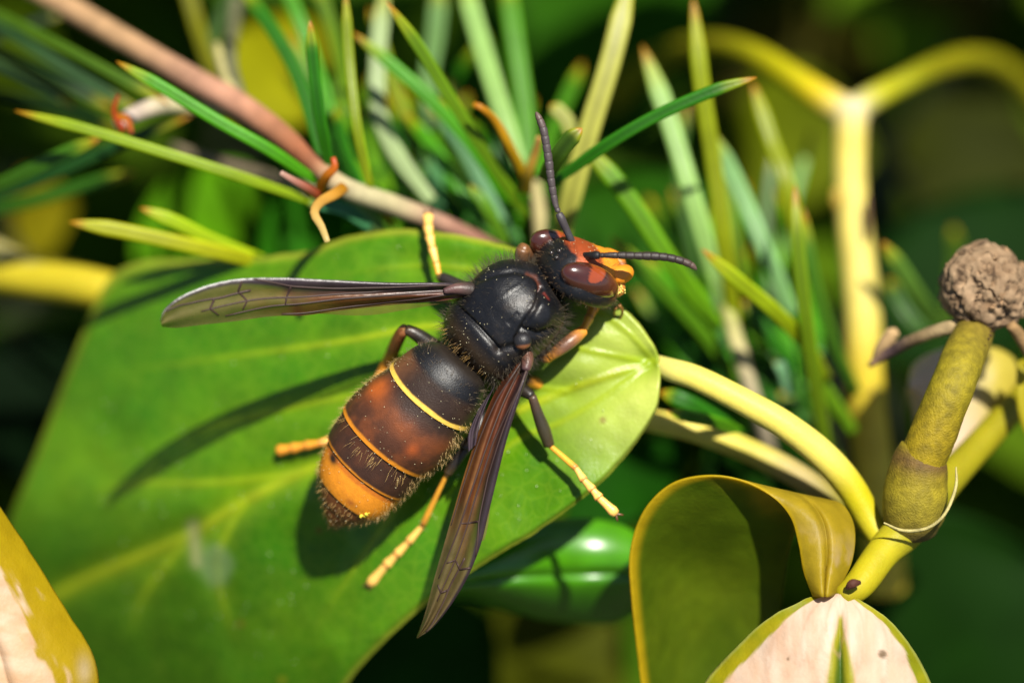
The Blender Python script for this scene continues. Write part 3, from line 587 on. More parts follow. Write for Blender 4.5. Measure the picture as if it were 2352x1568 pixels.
def shoot_far_left():
    t = thing('needle_leaf_shoot', V(-60, 300, -2.6), 'shaded shoot of dark green needle leaves fanning in from the left edge', 'twig')
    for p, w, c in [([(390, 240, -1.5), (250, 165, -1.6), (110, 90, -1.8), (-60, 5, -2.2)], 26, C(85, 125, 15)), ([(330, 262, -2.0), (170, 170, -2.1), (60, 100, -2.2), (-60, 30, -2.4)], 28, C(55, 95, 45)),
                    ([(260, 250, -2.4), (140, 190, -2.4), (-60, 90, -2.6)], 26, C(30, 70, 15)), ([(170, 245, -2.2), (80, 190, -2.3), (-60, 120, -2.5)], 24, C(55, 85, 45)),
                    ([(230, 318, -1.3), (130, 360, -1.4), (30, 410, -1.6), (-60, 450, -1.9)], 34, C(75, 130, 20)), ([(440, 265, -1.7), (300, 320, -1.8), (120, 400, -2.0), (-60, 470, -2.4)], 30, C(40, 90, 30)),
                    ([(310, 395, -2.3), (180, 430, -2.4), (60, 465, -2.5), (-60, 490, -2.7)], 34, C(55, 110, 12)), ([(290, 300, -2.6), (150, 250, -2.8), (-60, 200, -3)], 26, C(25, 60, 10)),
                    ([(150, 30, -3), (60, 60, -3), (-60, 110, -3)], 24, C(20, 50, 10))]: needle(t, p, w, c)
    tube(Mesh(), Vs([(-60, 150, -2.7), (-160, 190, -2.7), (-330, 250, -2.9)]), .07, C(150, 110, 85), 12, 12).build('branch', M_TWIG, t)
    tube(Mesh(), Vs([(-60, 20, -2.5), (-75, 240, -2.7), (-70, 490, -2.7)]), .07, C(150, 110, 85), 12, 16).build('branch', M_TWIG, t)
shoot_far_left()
def shoot_right():
    t = thing('needle_leaf_shoot', V(1745, 960, -2.4), 'upright shoot of bright needle leaves between the right antenna and the forked stem', 'twig')
    for p, w, c in [([(1340, 330, -1.4), (1440, 450, -1.4), (1540, 600, -1.5), (1650, 750, -1.8)], 46, C(115, 175, 15)),
                    ([(1592, -5, -1.6), (1610, 180, -1.6), (1640, 380, -1.7), (1665, 560, -1.8), (1690, 760, -2.1)], 40, C(165, 180, 15)),
                    ([(1475, 105, -2.0), (1535, 270, -1.9), (1590, 450, -1.8), (1640, 620, -1.9), (1680, 760, -2.2)], 46, PALE),
                    ([(1630, 300, -2.2), (1700, 440, -2.0), (1760, 580, -1.9), (1820, 720, -2.0)], 44, C(145, 200, 120)),
                    ([(1728, 190, -2.1), (1770, 320, -2.0), (1810, 430, -1.9), (1850, 640, -2.1)], 40, C(165, 180, 15)),
                    ([(1826, 425, -1.2), (1832, 560, -1.2), (1855, 760, -1.4), (1885, 960, -1.8), (1905, 1060, -2.1)], 36, C(125, 160, 18)),
                    ([(1845, 480, -1.8), (1870, 640, -1.9), (1920, 800, -2.2), (1970, 900, -2.5)], 30, C(85, 140, 30)),
                    ([(1612, 572, -1.0), (1690, 640, -1.1), (1780, 715, -1.3), (1850, 790, -1.6), (1900, 870, -2)], 36, C(175, 200, 15)),
                    ([(1400, 545, -1.9), (1500, 640, -2.0), (1610, 760, -2.2), (1700, 880, -2.4)], 34, C(95, 150, 15)),
                    ([(1480, 590, -2.3), (1570, 690, -2.4), (1680, 830, -2.5)], 32, GR),
                    ([(1705, 690, -2.2), (1760, 760, -2.2), (1830, 850, -2.3)], 36, DG), ([(1740, 760, -2.5), (1800, 850, -2.5), (1890, 1010, -2.6)], 34, C(60, 120, 15)),
                    ([(1650, 350, -2.5), (1690, 560, -2.5), (1720, 800, -2.6)], 34, C(120, 160, 15)), ([(1860, 830, -2), (1900, 900, -2.1), (1960, 990, -2.3)], 34, C(120, 170, 15)),
                    ([(1780, 820, -1.8), (1800, 850, -1.8), (1815, 905, -1.9)], 34, C(140, 200, 140)), ([(1560, 640, -2.6), (1680, 760, -2.6), (1750, 900, -2.6)], 36, C(55, 115, 12)),
                    ([(1790, 900, -2.4), (1850, 960, -2.4), (1910, 1060, -2.4)], 34, C(60, 130, 15)), ([(1870, 930, -2.2), (1900, 1000, -2.2), (1930, 1090, -2.3)], 36, C(120, 150, 20)),
                    ([(1530, 942, -.75), (1580, 955, -.8), (1640, 968, -.95), (1700, 990, -1.2)], 30, C(90, 160, 15)), ([(1515, 900, -1.3), (1590, 930, -1.3), (1700, 1000, -1.5)], 40, C(50, 130, 12)),
                    ([(1580, 230, -2.8), (1560, 400, -2.8), (1600, 640, -2.8)], 30, C(60, 110, 15)), ([(1780, 330, -3), (1760, 520, -2.9), (1780, 760, -2.8)], 32, C(70, 120, 15))]:
        needle(t, p, w, c)
    rn = np.random.default_rng(8)
    for k in range(20):
        bx, by = rn.uniform(1640, 1900), rn.uniform(760, 1040); an = rn.normal(-.28, .25); l = rn.uniform(250, 520); d0 = rn.uniform(-3.4, -2.6); cv = rn.uniform(-25, 25)
        tx, ty = bx+l*math.sin(an), by-l*math.cos(an)
        needle(t, [(tx, ty, d0-rn.uniform(-.4, 1)), ((tx+bx)/2+cv, (ty+by)/2, d0-.1), (bx, by, d0+.3)], rn.uniform(26, 40), [GR, DG, C(100, 165, 15, .6), C(75, 140, 12, .6)][rn.integers(4)])
    tube(Mesh(), Vs([(1655, 660, -2.1), (1690, 780, -2.0), (1720, 880, -2.0), (1745, 960, -2.2), (1780, 1080, -2.6)]), np.array([16, 21, 20, 20, 20])/PPC, [C(150, 170, 60), C(205, 195, 130), C(205, 190, 150), C(195, 180, 150), C(150, 130, 100)], 12, 30).build('branch', M_TWIG, t)
    t2 = thing('needle_leaf_shoot', V(2160, 760, -2.8), 'pair of short green needle leaves between the forked stem and the dried flower head', 'twig')
    for p, w, c in [([(2025, 555, -2.0), (2065, 610, -2.1), (2110, 680, -2.3), (2160, 760, -2.8)], 40, C(105, 150, 50)), ([(2190, 520, -4), (2195, 600, -3.6), (2170, 760, -2.9)], 40, C(70, 100, 10)), ([(2040, 640, -3), (2080, 720, -2.9), (2150, 790, -2.9)], 40, C(60, 110, 12))]: needle(t2, p, w, c)
shoot_right()

# ------------------------------------------------------------------ the hornet
HOR = thing('hornet', V(1150, 900, -.75), 'black hornet with orange banded abdomen, orange face and smoky wings standing on the big leaf', 'hornet')
HD = unit([.80, -.30, -.52]); HRt = np.array([.42, -.50, .75]); HRt = unit(HRt - HD*(HRt@HD)); HN = -np.cross(HD, HRt)
HC = Q(1436, 661, -.12)
def body():
    fA = unit([.61, .74, .30]); rA = np.array([.70, -.70, .12]); rA = unit(rA-fA*(rA@fA))
    fT = unit([.76, .65, -.02]); rT = np.array([.64, -.72, .27]); rT = unit(rT-fT*(rT@fT))
    ab = []   # abdomen, tip -> front : centre, half width, dorsal, ventral
    AX = [(1140, 915), (1067, 997), (1010, 1060), (959, 1106), (919, 1162), (889, 1210), (861, 1252), (838, 1288), (826, 1311)]
    ax = np.array(AX, float); L = np.concatenate([[0], np.cumsum(np.linalg.norm(np.diff(ax, axis=0), axis=1))]); L /= L[-1]
    qs = np.unique(np.concatenate([np.linspace(0, 1, 230)] + [np.linspace(e-.004, e+.012, 14) for e in (.2, .505, .66, .825, .9)]))
    E = [0, .2, .505, .66, .825, .9, 1.0]
    rings = []
    for q in qs[::-1]:
        c = np.array([np.interp(q, L, ax[:, 0]), np.interp(q, L, ax[:, 1])])
        i = min(np.searchsorted(E, q, 'left'), 6); i = max(i, 1); lo, hi = E[i-1], E[i]
        a = smooth_curve([0, .05, .12, .2, .33, .42, .505, .66, .825, .9, .96, 1], [92, 108, 118, 126, 142, 144, 137, 126, 97, 66, 34, 4], q)
        m = 1.0 if i == 1 else 1 - .035*(1-sstep(0, 1, (q-lo)/(hi-lo)))*sstep(lo, lo+.008, q)
        a = a*m/376
        rings.append((Q(c[0], c[1], -.10 - .42*q), fA, rA, a, a*.86, a*.84, 2.0, -1-q))
    # front slope of the first segment, then the narrow waist
    for c, d, a, tag_ in [((1150, 908), -.10, 78, -.9), ((1158, 902), -.11, 58, -.8), ((1163, 900), -.17, 38, -.7), ((1165, 902), -.23, 22, -.6), ((1165, 902), -.27, 16, -.5), ((1166, 901), -.28, 20, -.4)]:
        rings.append((Q(*c, d), unit(fA*.6+fT*.4), rA, a/376, a/376*.9, a/376*.9, 2.0, tag_))
    # thorax, rear -> front
    TH = [((1166, 900), -.27, 40, 30, 36), ((1168, 897), -.25, 66, 52, 60), ((1174, 890), -.23, 86, 76, 82), ((1186, 876), -.20, 101, 94, 98), ((1206, 852), -.18, 111, 106, 108), ((1228, 830), -.16, 116, 111, 112), ((1250, 806), -.15, 117, 114, 116), ((1280, 778), -.14, 119, 117, 114),
          ((1310, 752), -.14, 115, 110, 106), ((1336, 732), -.14, 104, 94, 94), ((1358, 716), -.15, 84, 68, 76), ((1374, 706), -.16, 58, 44, 54), ((1386, 700), -.17, 38, 28, 36)]
    th = np.array([[*c, d, a, t, v] for c, d, a, t, v in TH], float); n = 150
    thS = spline(np.hstack([th[:, :2], th[:, 2:3]*100, th[:, 3:]]), n)
    for i, r in enumerate(thS):
        rings.append((Q(r[0], r[1], r[2]/100), fT, rT, r[3]*1.05/376, r[4]/376, r[5]/376, 2.3, i/(n-1)))
    # head, occiput -> face
    NH = [(-.175, .07, .05, .07), (-.17, .17, .11, .18), (-.155, .265, .165, .28), (-.125, .308, .19, .34), (-.075, .318, .205, .36), (-.01, .292, .205, .355), (.045, .235, .19, .35), (.09, .20, .155, .335), (.125, .165, .115, .31), (.148, .12, .075, .26), (.160, .07, .04, .18), (.164, .015, .012, .05)]
    hs = spline(np.array(NH), 90)
    for i, r in enumerate(hs): rings.append((HC + HN*r[0], HN, HRt, max(r[1], .004), max(r[2], .004), max(r[3], .004), 2.25, 2+i/89))
    seg = 150; thv = np.linspace(0, 2*math.pi, seg, endpoint=False)
    Vv = np.zeros((len(rings), seg, 3)); sgn = np.zeros((len(rings), seg)); key = np.zeros((len(rings), seg))
    ct, stn = np.sin(thv), np.cos(thv)          # theta 0 = dorsal, + = the hornet's right
    for i, (c, f, r, a, t, v, e, k) in enumerate(rings):
        u = np.cross(r, f)
        nrm = (np.abs(ct)**e + np.abs(stn)**e)**(-1/e)
        Vv[i] = c + np.outer(a*ct*nrm, r) + np.outer(np.where(stn > 0, t, v)*stn*nrm, u); key[i] = k
    thx = np.tile((thv+math.pi) % (2*math.pi)-math.pi, (len(rings), 1))
    # normals (outward) for carving
    du = np.gradient(Vv, axis=0); dv = np.roll(Vv, -1, 1)-np.roll(Vv, 1, 1); Nn = unit(np.cross(du, dv)); 
    cen = np.array([r[0] for r in rings])[:, None]; Nn *= np.sign(np.sum(Nn*(Vv-cen), -1, keepdims=True)+1e-9)
    X = px(Vv); T = (key >= 0) & (key <= 1); front = T & (Nn[..., 2] > .0)
    def carve(line, w, dep, mask=front):
        q = polydist(X, line); g = np.exp(-(q/w)**2)*dep*mask; Vv[...] -= Nn*g[..., None]
    sut = [(1146, 768), (1190, 810), (1234, 858), (1246, 874)]
    carve(sut, 5, .022); carve([(1352, 720), (1346, 745), (1335, 770), (1318, 797), (1302, 822), (1290, 846)], 5, .032)
    carve([(1352, 722), (1345, 700), (1325, 684), (1290, 677), (1240, 684), (1190, 702)], 6, .016)
    carve([(1222, 763), (1324, 694)], 2.6, -.0045); carve([(1272, 808), (1294, 785)], 4, .008); carve([(1112, 850), (1140, 905), (1180, 940), (1225, 950)], 8, .02)
    carve([(1246, 874), (1285, 866)], 9, .02); carve([(1310, 825), (1345, 835), (1385, 822)], 8, .03)
    # scutellum swells behind the suture
    a, b = np.array([1190, 810.]), unit(np.array([-.72, .70]))
    s_ = (X-a)@b; Vv += Nn*(.016*sstep(0, 24, s_)*sstep(120, 60, s_)*front)[..., None]
    bl = np.hypot((X[..., 0]-1352)/45, (X[..., 1]-785)/50); Vv += Nn*(.03*sstep(1, .3, bl)*front)[..., None]
    # ---------------- colours
    K = np.zeros(Vv.shape); n1 = noise(Vv, 9, 51, 4); n2 = noise(Vv, 30, 52, 3)
    blk = np.array([.0045, .0045, .0055]); K[:] = blk
    brn = np.array([.075, .030, .012])
    K = mix(K, np.array([.020, .014, .010]), T*sstep(.55, .75, n1)*.5)
    K = mix(K, np.array([.075, .022, .012]), T*np.exp(-(polydist(X, [(1318, 681), (1340, 690), (1352, 716)])/3.5)**2)*.85)
    K = mix(K, np.array([.12, .018, .012]), T*np.exp(-(polydist(X, [(1360, 733), (1370, 748)])/3)**2)*.8)
    K = mix(K, np.array([.05, .028, .012]), T*sstep(.22, .05, key)*.8)
    # abdomen
    A = key <= -1; q = -key-1; dk = np.array([.020, .010, .006]); org = np.array([.66, .23, .012]); yel = np.array([.60, .37, .055]); red = np.array([.20, .045, .008])
    ka = np.tile(dk, key.shape + (1,))
    lat = np.abs(thx)
    ka = mix(ka, np.array([.035, .020, .012]), sstep(.35, .7, n1)*.6)
    ka = mix(ka, brn*1.5, (q < .2)*sstep(.3, 1.0, -thx)*.9*sstep(.02, .1, q))
    ka = mix(ka, blk, sstep(.085, .05, q))
    jag = .012*(n1-.5)
    ka = mix(ka, yel, sstep(.176, .182, q+jag)*sstep(.203, .199, q))
    t2 = (q > .2)*(q < .505)
    ka = mix(ka, np.array([.110, .031, .009]), t2*sstep(.22, .32, q)*(.3+.6*sstep(.42, .65, n1)))
    ka = mix(ka, np.array([.30, .066, .008]), t2*np.exp(-((q-.29)/.06)**2 - ((thx+.85)/.28)**2)*.9)
    ka = mix(ka, np.array([.24, .05, .008]), t2*np.exp(-((q-.38)/.035)**2 - ((thx-.55)/.12)**2)*.9)
    ka = mix(ka, np.array([.20, .05, .009]), t2*np.exp(-((q-.33)/.05)**2 - ((thx-.15)/.35)**2)*.5)
    ka = mix(ka, org*.75, sstep(.480, .493, q+jag*1.2)*sstep(.508, .504, q))
    ka = mix(ka, org*.6, sstep(.645, .654, q+jag)*sstep(.663, .659, q))
    t4 = (q > .66)*(q <= .825)
    ka = mix(ka, np.array([.42, .12, .01]), t4*sstep(.664, .675, q)); ka = mix(ka, org*.82, t4*sstep(.685, .70, q+jag))
    ka = mix(ka, dk, t4*np.exp(-((q-.69)/.022)**2 - ((thx+.62)/.16)**2)*1.2)
    ka = mix(ka, np.array([.22, .06, .01]), t4*np.exp(-((q-.79)/.016)**2 - ((thx-.30)/.12)**2)*.8)
    ka = mix(ka, np.array([.055, .018, .007]), (q > .51)*(q < .65)*(.35+.5*sstep(.4, .65, n1)))
    ka = mix(ka, np.array([.12, .040, .011]), sstep(.822, .829, q)); ka = mix(ka, np.array([.16, .045, .01]), sstep(.90, .97, q)); ka = mix(ka, np.array([.35, .10, .012]), sstep(.955, .99, q))
    K = np.where(A[..., None], ka, K)
    W = (key > -1) & (key < 0); K = np.where(W[..., None], np.array([.016, .012, .009]), K)
    # head
    H = key >= 2; loc = Vv-HC; hx, hy, hn = loc@HRt, -(loc@HD), loc@HN
    kh = np.tile(blk*1.05, key.shape+(1,))
    frons = sstep(.098, .112, hn+.02*(n2-.5))*sstep(.16, .11, hy+.0*hx)
    kh = mix(kh, np.array([.21, .036, .007]), frons)
    kh = mix(kh, np.array([.55, .19, .011]), sstep(-.06, -.12, hy)*sstep(.05, .09, hn))
    kh = mix(kh, np.array([.26, .09, .018]), sstep(-.18, -.30, hy)*.8*sstep(-.10, 0, hn))
    # red filled notch beside each eye
    for sg in (1, -1):
        nb = np.hypot((hy-.045)/.065, (hn-.065)/.06)
        kh = mix(kh, np.array([.30, .055, .010]), sstep(1.15, .85, nb)*(hx*sg > .13))
    K = np.where(H[..., None], kh, K)
    Vv += Nn*((.004*(noise(Vv, 26, 77, 3)-.5))*(T | H))[..., None]
    m = Mesh(); f = grid_faces(len(rings), seg, True); nt = len(rings)*seg
    v = np.vstack([Vv.reshape(-1, 3), cen[0], cen[-1]]); rg = np.where(A, .48-.06*n1, np.where(H, .40+.12*frons, .32+.10*n1)); kk = np.vstack([K.reshape(-1, 3), K[0, 0], K[-1, 0]]); kk = np.hstack([kk, np.concatenate([rg.ravel(), [.5, .5]])[:, None]])
    f += [(nt, (j+1) % seg, j) for j in range(seg)] + [(nt+1, (len(rings)-1)*seg+j, (len(rings)-1)*seg+(j+1) % seg) for j in range(seg)]
    o = m.add(v, [tuple(reversed(g)) for g in f], kk).build('body', M_BODY, HOR)
    return o, Vv, Nn, key, thx, K
BODY, BV, BN, BK, BT, BC = body()

def eyes():
    for sg in (1, -1):
        m = Mesh()
        def warp(d):
            return d
        def col(d):
            n = noise(d, 3, 14, 3)
            c = mix(np.array([.030, .009, .006]), np.array([.055, .012, .005]), n)
            c = mix(c, np.array([.16, .042, .006]), sstep(.1, .8, d[..., 0]+.4*(n-.5))*sstep(.6, -.3, d[..., 2]-.4))
            c = mix(c, np.array([.32, .12, .02]), sstep(.62, .8, n)*sstep(.2, .6, d[..., 0])*.6)
            si = np.hypot((d[..., 0]+.10-.25*(d[..., 1]-.5))/.27, (d[..., 1]-.95)/.82)
            c = mix(c, np.array([.012, .008, .006]), sstep(1.12, 1.03, si)); return mix(c, np.array([.22, .038, .007]), sstep(1.02, .95, si))
        ball(m, HC + (HRt*.226 + HD*.022 + HN*.006 if sg > 0 else -HRt*.245 - HD*.055 - HN*.01), np.array([HD*(.228 if sg > 0 else .19), HN*.112, HRt*sg*(.095 if sg > 0 else .08)]), col, 50, 60, warp)
        if sg < 0: m.f = [tuple(reversed(q)) for q in m.f]
        m.build('eye', M_EYE, HOR)
    for (x, y) in [(1398, 629), (1391, 645), (1379, 633)]:
        # seat each simple eye on the vertex surface
        X = px(BV); msk = (BK >= 2) & (BN[..., 2] > .1); dd = np.where(msk, np.hypot(X[..., 0]-x, X[..., 1]-y), 1e9); i = np.unravel_index(dd.argmin(), dd.shape)
        ball(Mesh(), BV[i]+BN[i]*.003, np.eye(3)*.0165, np.array([.02, .014, .012]), 12, 16).build('ocellus', M_EYE, HOR)
    # jaws and upper lip plate
    o1, o2 = np.array([.58, .19, .011]), np.array([.50, .15, .015])
    for sg in (1, -1):
        b = HC + HD*.215 + HRt*sg*.115 + HN*.06
        tube(Mesh(), [b, b+HD*.06+HRt*sg*.01+HN*.03, b+HD*.12-HRt*sg*.035+HN*.045, b+HD*.155-HRt*sg*.10+HN*.04], [.055, .064, .054, .022], [o1, o1, o1, np.array([.06, .02, .01])], 16, 24).build('mandible', M_BODY, HOR)
    ball(Mesh(), HC + HD*.17 + HN*.128, np.array([HD*.115, HRt*.115, HN*.045]), np.array([.58, .19, .011]), 24, 30).build('clypeus', M_BODY, HOR)
    ball(Mesh(), HC + HD*.315 - HN*.01 + HRt*.06, np.array([HD*.07, HRt*.12, HN*.075]), np.array([.36, .13, .02]), 18, 22, lambda d: d*(1+.3*(noise(d, 4, 3)-.5))[..., None]).build('mouthparts', M_BODY, HOR)
    # thin feelers under the mouth
    for (a, b, c) in [((1548, 762), (1556, 782), (1538, 818)), ((1540, 768), (1535, 782), (1545, 800))]:
        tube(Mesh(), Qs([(*a, -.32), (*b, -.4), (*c, -.55)]), [.012, .009, .006], np.array([.2, .09, .02]), 6, 12).build('palp', M_LEG, HOR)
eyes()

def antenna(base_pts, fl, tone):
    sc = Mesh(); P = Qs(base_pts)
    tube(sc, P, np.array([10, 9, 9.6, 10.6, 9])/376, [np.array([.12, .03, .008]), tone, tone, tone, tone], 16, 26); a = sc.build('antenna', M_ANT, HOR)
    F = spline(Qs(fl), 400); L = np.concatenate([[0], np.cumsum(np.linalg.norm(np.diff(F, axis=0), axis=1))]); L /= L[-1]
    ends = np.concatenate([[0, .035], np.linspace(.17, 1, 11)]); w = np.interp(np.linspace(0, 1, 60), [0, .05, .2, .5, .8, .93, 1], [6.6, 7, 9, 10.4, 9.8, 8.4, 5])/376
    for i in range(len(ends)-1):
        e0, e1 = ends[i], ends[i+1]; t = np.linspace(e0, e1, 7); p = np.stack([np.interp(t, L, F[:, k]) for k in range(3)], 1)
        r = np.interp(t, np.linspace(0, 1, 60), w); pr = np.array([.90, .97, 1.0, 1.02, 1.04, 1.03, .95]); r = r*pr
        if i == len(ends)-2: r = r*np.array([1, 1, 1, .95, .85, .68, .3])
        c = mix(tone, np.array([.10, .06, .045]), np.full(7, .15+.6*sstep(.75, 1, (e0+e1)/2)))
        tube(Mesh(), p, r, c, 14, 12).build('flagellum_segment', M_ANT, a)
antenna([(1434, 612, -.10), (1426, 596, -.06), (1414, 570, -.03), (1403, 546, 0), (1397, 534, .0)], [(1396, 530, .0), (1388, 508, .0), (1378, 454, .02), (1371, 396, .04), (1361, 335, .06), (1353, 308, .06), (1340, 280, .06)], np.array([.040, .033, .035]))
antenna([(1458, 640, .02), (1467, 639, .06), (1478, 639, .10), (1490, 638, .13), (1498, 638, .14)], [(1500, 638, .14), (1530, 638, .15), (1578, 639, .15), (1646, 641, .14), (1690, 648, .12), (1724, 660, .10), (1742, 674, .09)], np.array([.007, .006, .006]))

# ---- legs: the part is the upper leg, its shin, foot joints and claws are sub-parts
YL, YO, BRL, BKL, PAL = np.array([.70, .31, .028]), np.array([.62, .24, .02]), np.array([.20, .075, .025]), np.array([.016, .012, .009]), np.array([.74, .41, .09])
def leg(femur, tibia, tarsus, fr, tr, fc, tc, tarw=8.0, claws=True, label=None):
    a = tube(Mesh(), Qs(femur), np.array(fr)/376, fc, 14, 24).build('leg', M_LEG, HOR, label=label)
    if tibia is not None: tube(Mesh(), Qs(tibia), np.array(tr)/376, tc, 14, 24).build('shin', M_LEG, a)
    if tarsus:
        for i, (p0, p1) in enumerate(zip(tarsus[:-1], tarsus[1:])):
            q0, q1 = Q(*p0), Q(*p1); t = np.linspace(0, 1, 6)[:, None]; p = q0+(q1-q0)*t
            last = i == len(tarsus)-2
            w = tarw*(1.0 if i == 0 else (1.0+.12*i))
            r = np.array([.80, .84, .90, 1.0, 1.14, 1.2 if not last else .95])*w/376 if i else np.array([.8, .8, .85, .9, 1.0, 1.05])*w/376
            c1 = YL if i == 0 else (PAL if claws else YO); dk = np.array([.36, .13, .025])
            cc = [c1*.8, c1, c1, c1, c1, dk if i < len(tarsus)-2 else c1*.6]
            tube(Mesh(), p, r, cc, 12, 14, flat=.8).build('foot_joint', M_LEG, a)
        if claws:
            e = Q(*tarsus[-1]); dr = unit(e-Q(*tarsus[-2])); sd = unit(np.cross(dr, [0, 0, 1.0]))
            for s in (1, -1):
                tube(Mesh(), [e, e+dr*.03+sd*s*.022, e+dr*.045+sd*s*.03-np.array([0, 0, .03])], [.010, .008, .003], np.array([.10, .045, .015]), 8, 8).build('claw', M_LEG, a)
ld = lambda x, y: float(leaf_d(np.array(x*S), np.array(y*S)))+.05
leg([(1170, 1000, -.42), (1200, 1040, -.40), (1190, 1085, -.36), (1160, 1120, -.34)], [(1190, 1085, -.36), (1160, 1128, -.37), (1137, 1156, -.40), (1118, 1182, -.43)],
    [(1118, 1182, -.43), (1056, 1314, ld(1056, 1314)), (1021, 1354, ld(1021, 1354)), (992, 1385, ld(992, 1385)), (966, 1411, ld(966, 1411)), (924, 1460, ld(924, 1460))], [20, 20, 18, 14], [12, 13, 15, 13], BKL, [BKL, BKL, BKL, np.array([.05, .03, .01])], 8.0)
leg([(1270, 940, -.38), (1298, 968, -.30), (1318, 982, -.26), (1330, 990, -.24)], [(1330, 990, -.24), (1345, 1035, -.28), (1360, 1075, -.32), (1373, 1112, -.36)],
    [(1373, 1112, -.36), (1440, 1170, -.27), (1460, 1200, -.24), (1482, 1224, -.22), (1498, 1244, -.21), (1540, 1284, -.22)], [18, 18, 15, 12], [11, 14, 17, 14], BKL, [np.array([.06, .035, .02]), np.array([.03, .022, .012]), np.array([.035, .028, .012]), np.array([.04, .025, .01])], 8.0)
leg([(1340, 860, -.40), (1352, 880, -.34), (1365, 892, -.30), (1376, 892, -.28)], [(1374, 892, -.27), (1400, 872, -.24), (1432, 848, -.25), (1458, 826, -.30)],
    [(1458, 826, -.30), (1474, 792, -.36), (1488, 760, -.42), (1500, 738, -.46)], [18, 18, 16, 13], [12, 17, 18, 14], [BKL, BKL, BRL, YO], [YO, np.array([.16, .07, .03]), np.array([.20, .085, .03]), YO], 12, False)
leg([(1310, 950, -.50), (1330, 955, -.55), (1352, 958, -.62), (1372, 952, -.70)], None, None, [14, 15, 16, 10], None, [BKL, YO, YO, YO], None, 8, False, 'orange lower leg glimpsed under the thorax')
leg([(1330, 690, -.36), (1312, 660, -.30), (1305, 638, -.24), (1308, 622, -.22)], [(1303, 620, -.22), (1318, 632, -.28), (1340, 650, -.38)], None, [20, 20, 19, 17], [15, 18, 14], [BKL, BKL, np.array([.06, .03, .014]), np.array([.12, .055, .02])], [np.array([.14, .06, .02]), np.array([.08, .035, .015]), BKL], 8, False)
leg([(1185, 730, -.42), (1150, 715, -.46), (1120, 700, -.50), (1105, 692, -.52)], [(1120, 706, -.52), (1108, 700, -.55), (1100, 692, -.6)],
    [(1100, 700, -.58), (1090, 655, -.62), (1080, 618, -.66), (1074, 590, -.7), (1070, 565, -.74), (1070, 538, -.8)], [18, 17, 15, 13], [12, 13, 12], BKL, [np.array([.09, .06, .02])]*3, 8.5, True)
leg([(1130, 900, -.44), (1085, 868, -.40), (1045, 838, -.36), (1015, 822, -.34)], [(1012, 822, -.34), (1000, 838, -.42), (985, 870, -.58), (968, 910, -.78), (900, 1040, -.98), (850, 1090, -1.02)],
    [(850, 1090, -1.02), (800, 1107, ld(800, 1107)), (765, 1113, ld(765, 1113)), (730, 1120, ld(730, 1120)), (694, 1126, ld(694, 1126))], [22, 22, 18, 13], [14, 16, 17, 17, 14, 11], [BKL, BKL, BKL, np.array([.05, .03, .02])], [BRL, np.array([.32, .10, .03]), np.array([.34, .11, .03]), YO, YO, YL], 9, False)

# ---- wings (folded lengthwise into narrow pleated strips)
def wing(front, rear, prof, colf, n=130, nv=41, name='forewing', thick=0):
    a = spline(Qs(front), n); b = spline(Qs(rear), n); w = np.linspace(0, 1, nv)[None, :]; u = np.linspace(0, 1, n)[:, None]
    P = a[:, None]*(1-w[..., None]) + b[:, None]*w[..., None]
    h = prof(u + 0*w, w + 0*u); P = P + h[..., None]*np.array([0, 0, 1.0])
    c = colf(u + 0*w, w + 0*u, P)
    m = Mesh().add(P, grid_faces(n, nv), c.reshape(-1, 4)); o = m.build(name, M_WING, HOR)
    return o, P
def wcol(u, w, P, seed, dark_edge=.28):
    n = noise(np.stack([u*9, w*5, 0*u], -1), 1, seed, 3); lon = noise(np.stack([u*3, w*16, 0*u], -1), 1, seed+1, 2)
    pur, brn, amb, clr = np.array([.022, .013, .017]), np.array([.070, .020, .009]), np.array([.12, .050, .010]), np.array([.105, .074, .028])
    c = mix(brn, amb, sstep(.35, .75, lon)*sstep(.1, .5, u)); c = mix(c, clr, sstep(.45, .75, u+.25*(n-.5)))
    al = .96 - .30*sstep(.35, .75, u+.2*(n-.5)) + .12*(lon-.5)
    edge = sstep(dark_edge*(1.05-.75*sstep(.45, .75, u)), dark_edge*.5*(1-.75*sstep(.45, .75, u)), w)
    c = mix(c, pur, edge); al = np.clip(np.maximum(al, .97*edge), .5, 1)
    return np.concatenate([c, al[..., None]], -1)
def veins(parent, P, defs, r=.0085):
    n, nv = P.shape[:2]
    for d in defs:
        pts = []; d = np.array(d); d = np.stack([np.interp(np.linspace(0, len(d)-1, 5*len(d)), np.arange(len(d)), d[:, k]) for k in (0, 1)], 1)
        for (u, w) in d: 
            fi = u*(n-1); fj = w*(nv-1); i, j = min(int(fi), n-2), min(int(fj), nv-2); a, b = fi-i, fj-j
            pts.append(P[i, j]*(1-a)*(1-b)+P[i+1, j]*a*(1-b)+P[i, j+1]*(1-a)*b+P[i+1, j+1]*a*b)
        pts = np.array(pts)
        tube(Mesh(), pts, np.linspace(r, r*.6, len(pts)), np.array([.038, .022, .018]), 8, len(pts), flat=.8).build('vein', M_VEIN, parent)
V_DEF = [[(0, .12), (.2, .20), (.4, .28), (.55, .22), (.62, .10), (.66, .03)], [(0, .5), (.2, .55), (.4, .62), (.6, .72), (.78, .84)], [(.0, .6), (.15, .8), (.3, .88), (.45, .92), (.6, .95)],
         [(.12, .18), (.3, .42), (.5, .5), (.7, .55), (.85, .62)], [(.55, .24), (.57, .5), (.58, .7)], [(.7, .05), (.72, .3), (.70, .55), (.72, .75)], [(.68, .3), (.78, .38), (.88, .30), (.96, .15)], [(.80, .38), (.82, .6), (.80, .8)]]
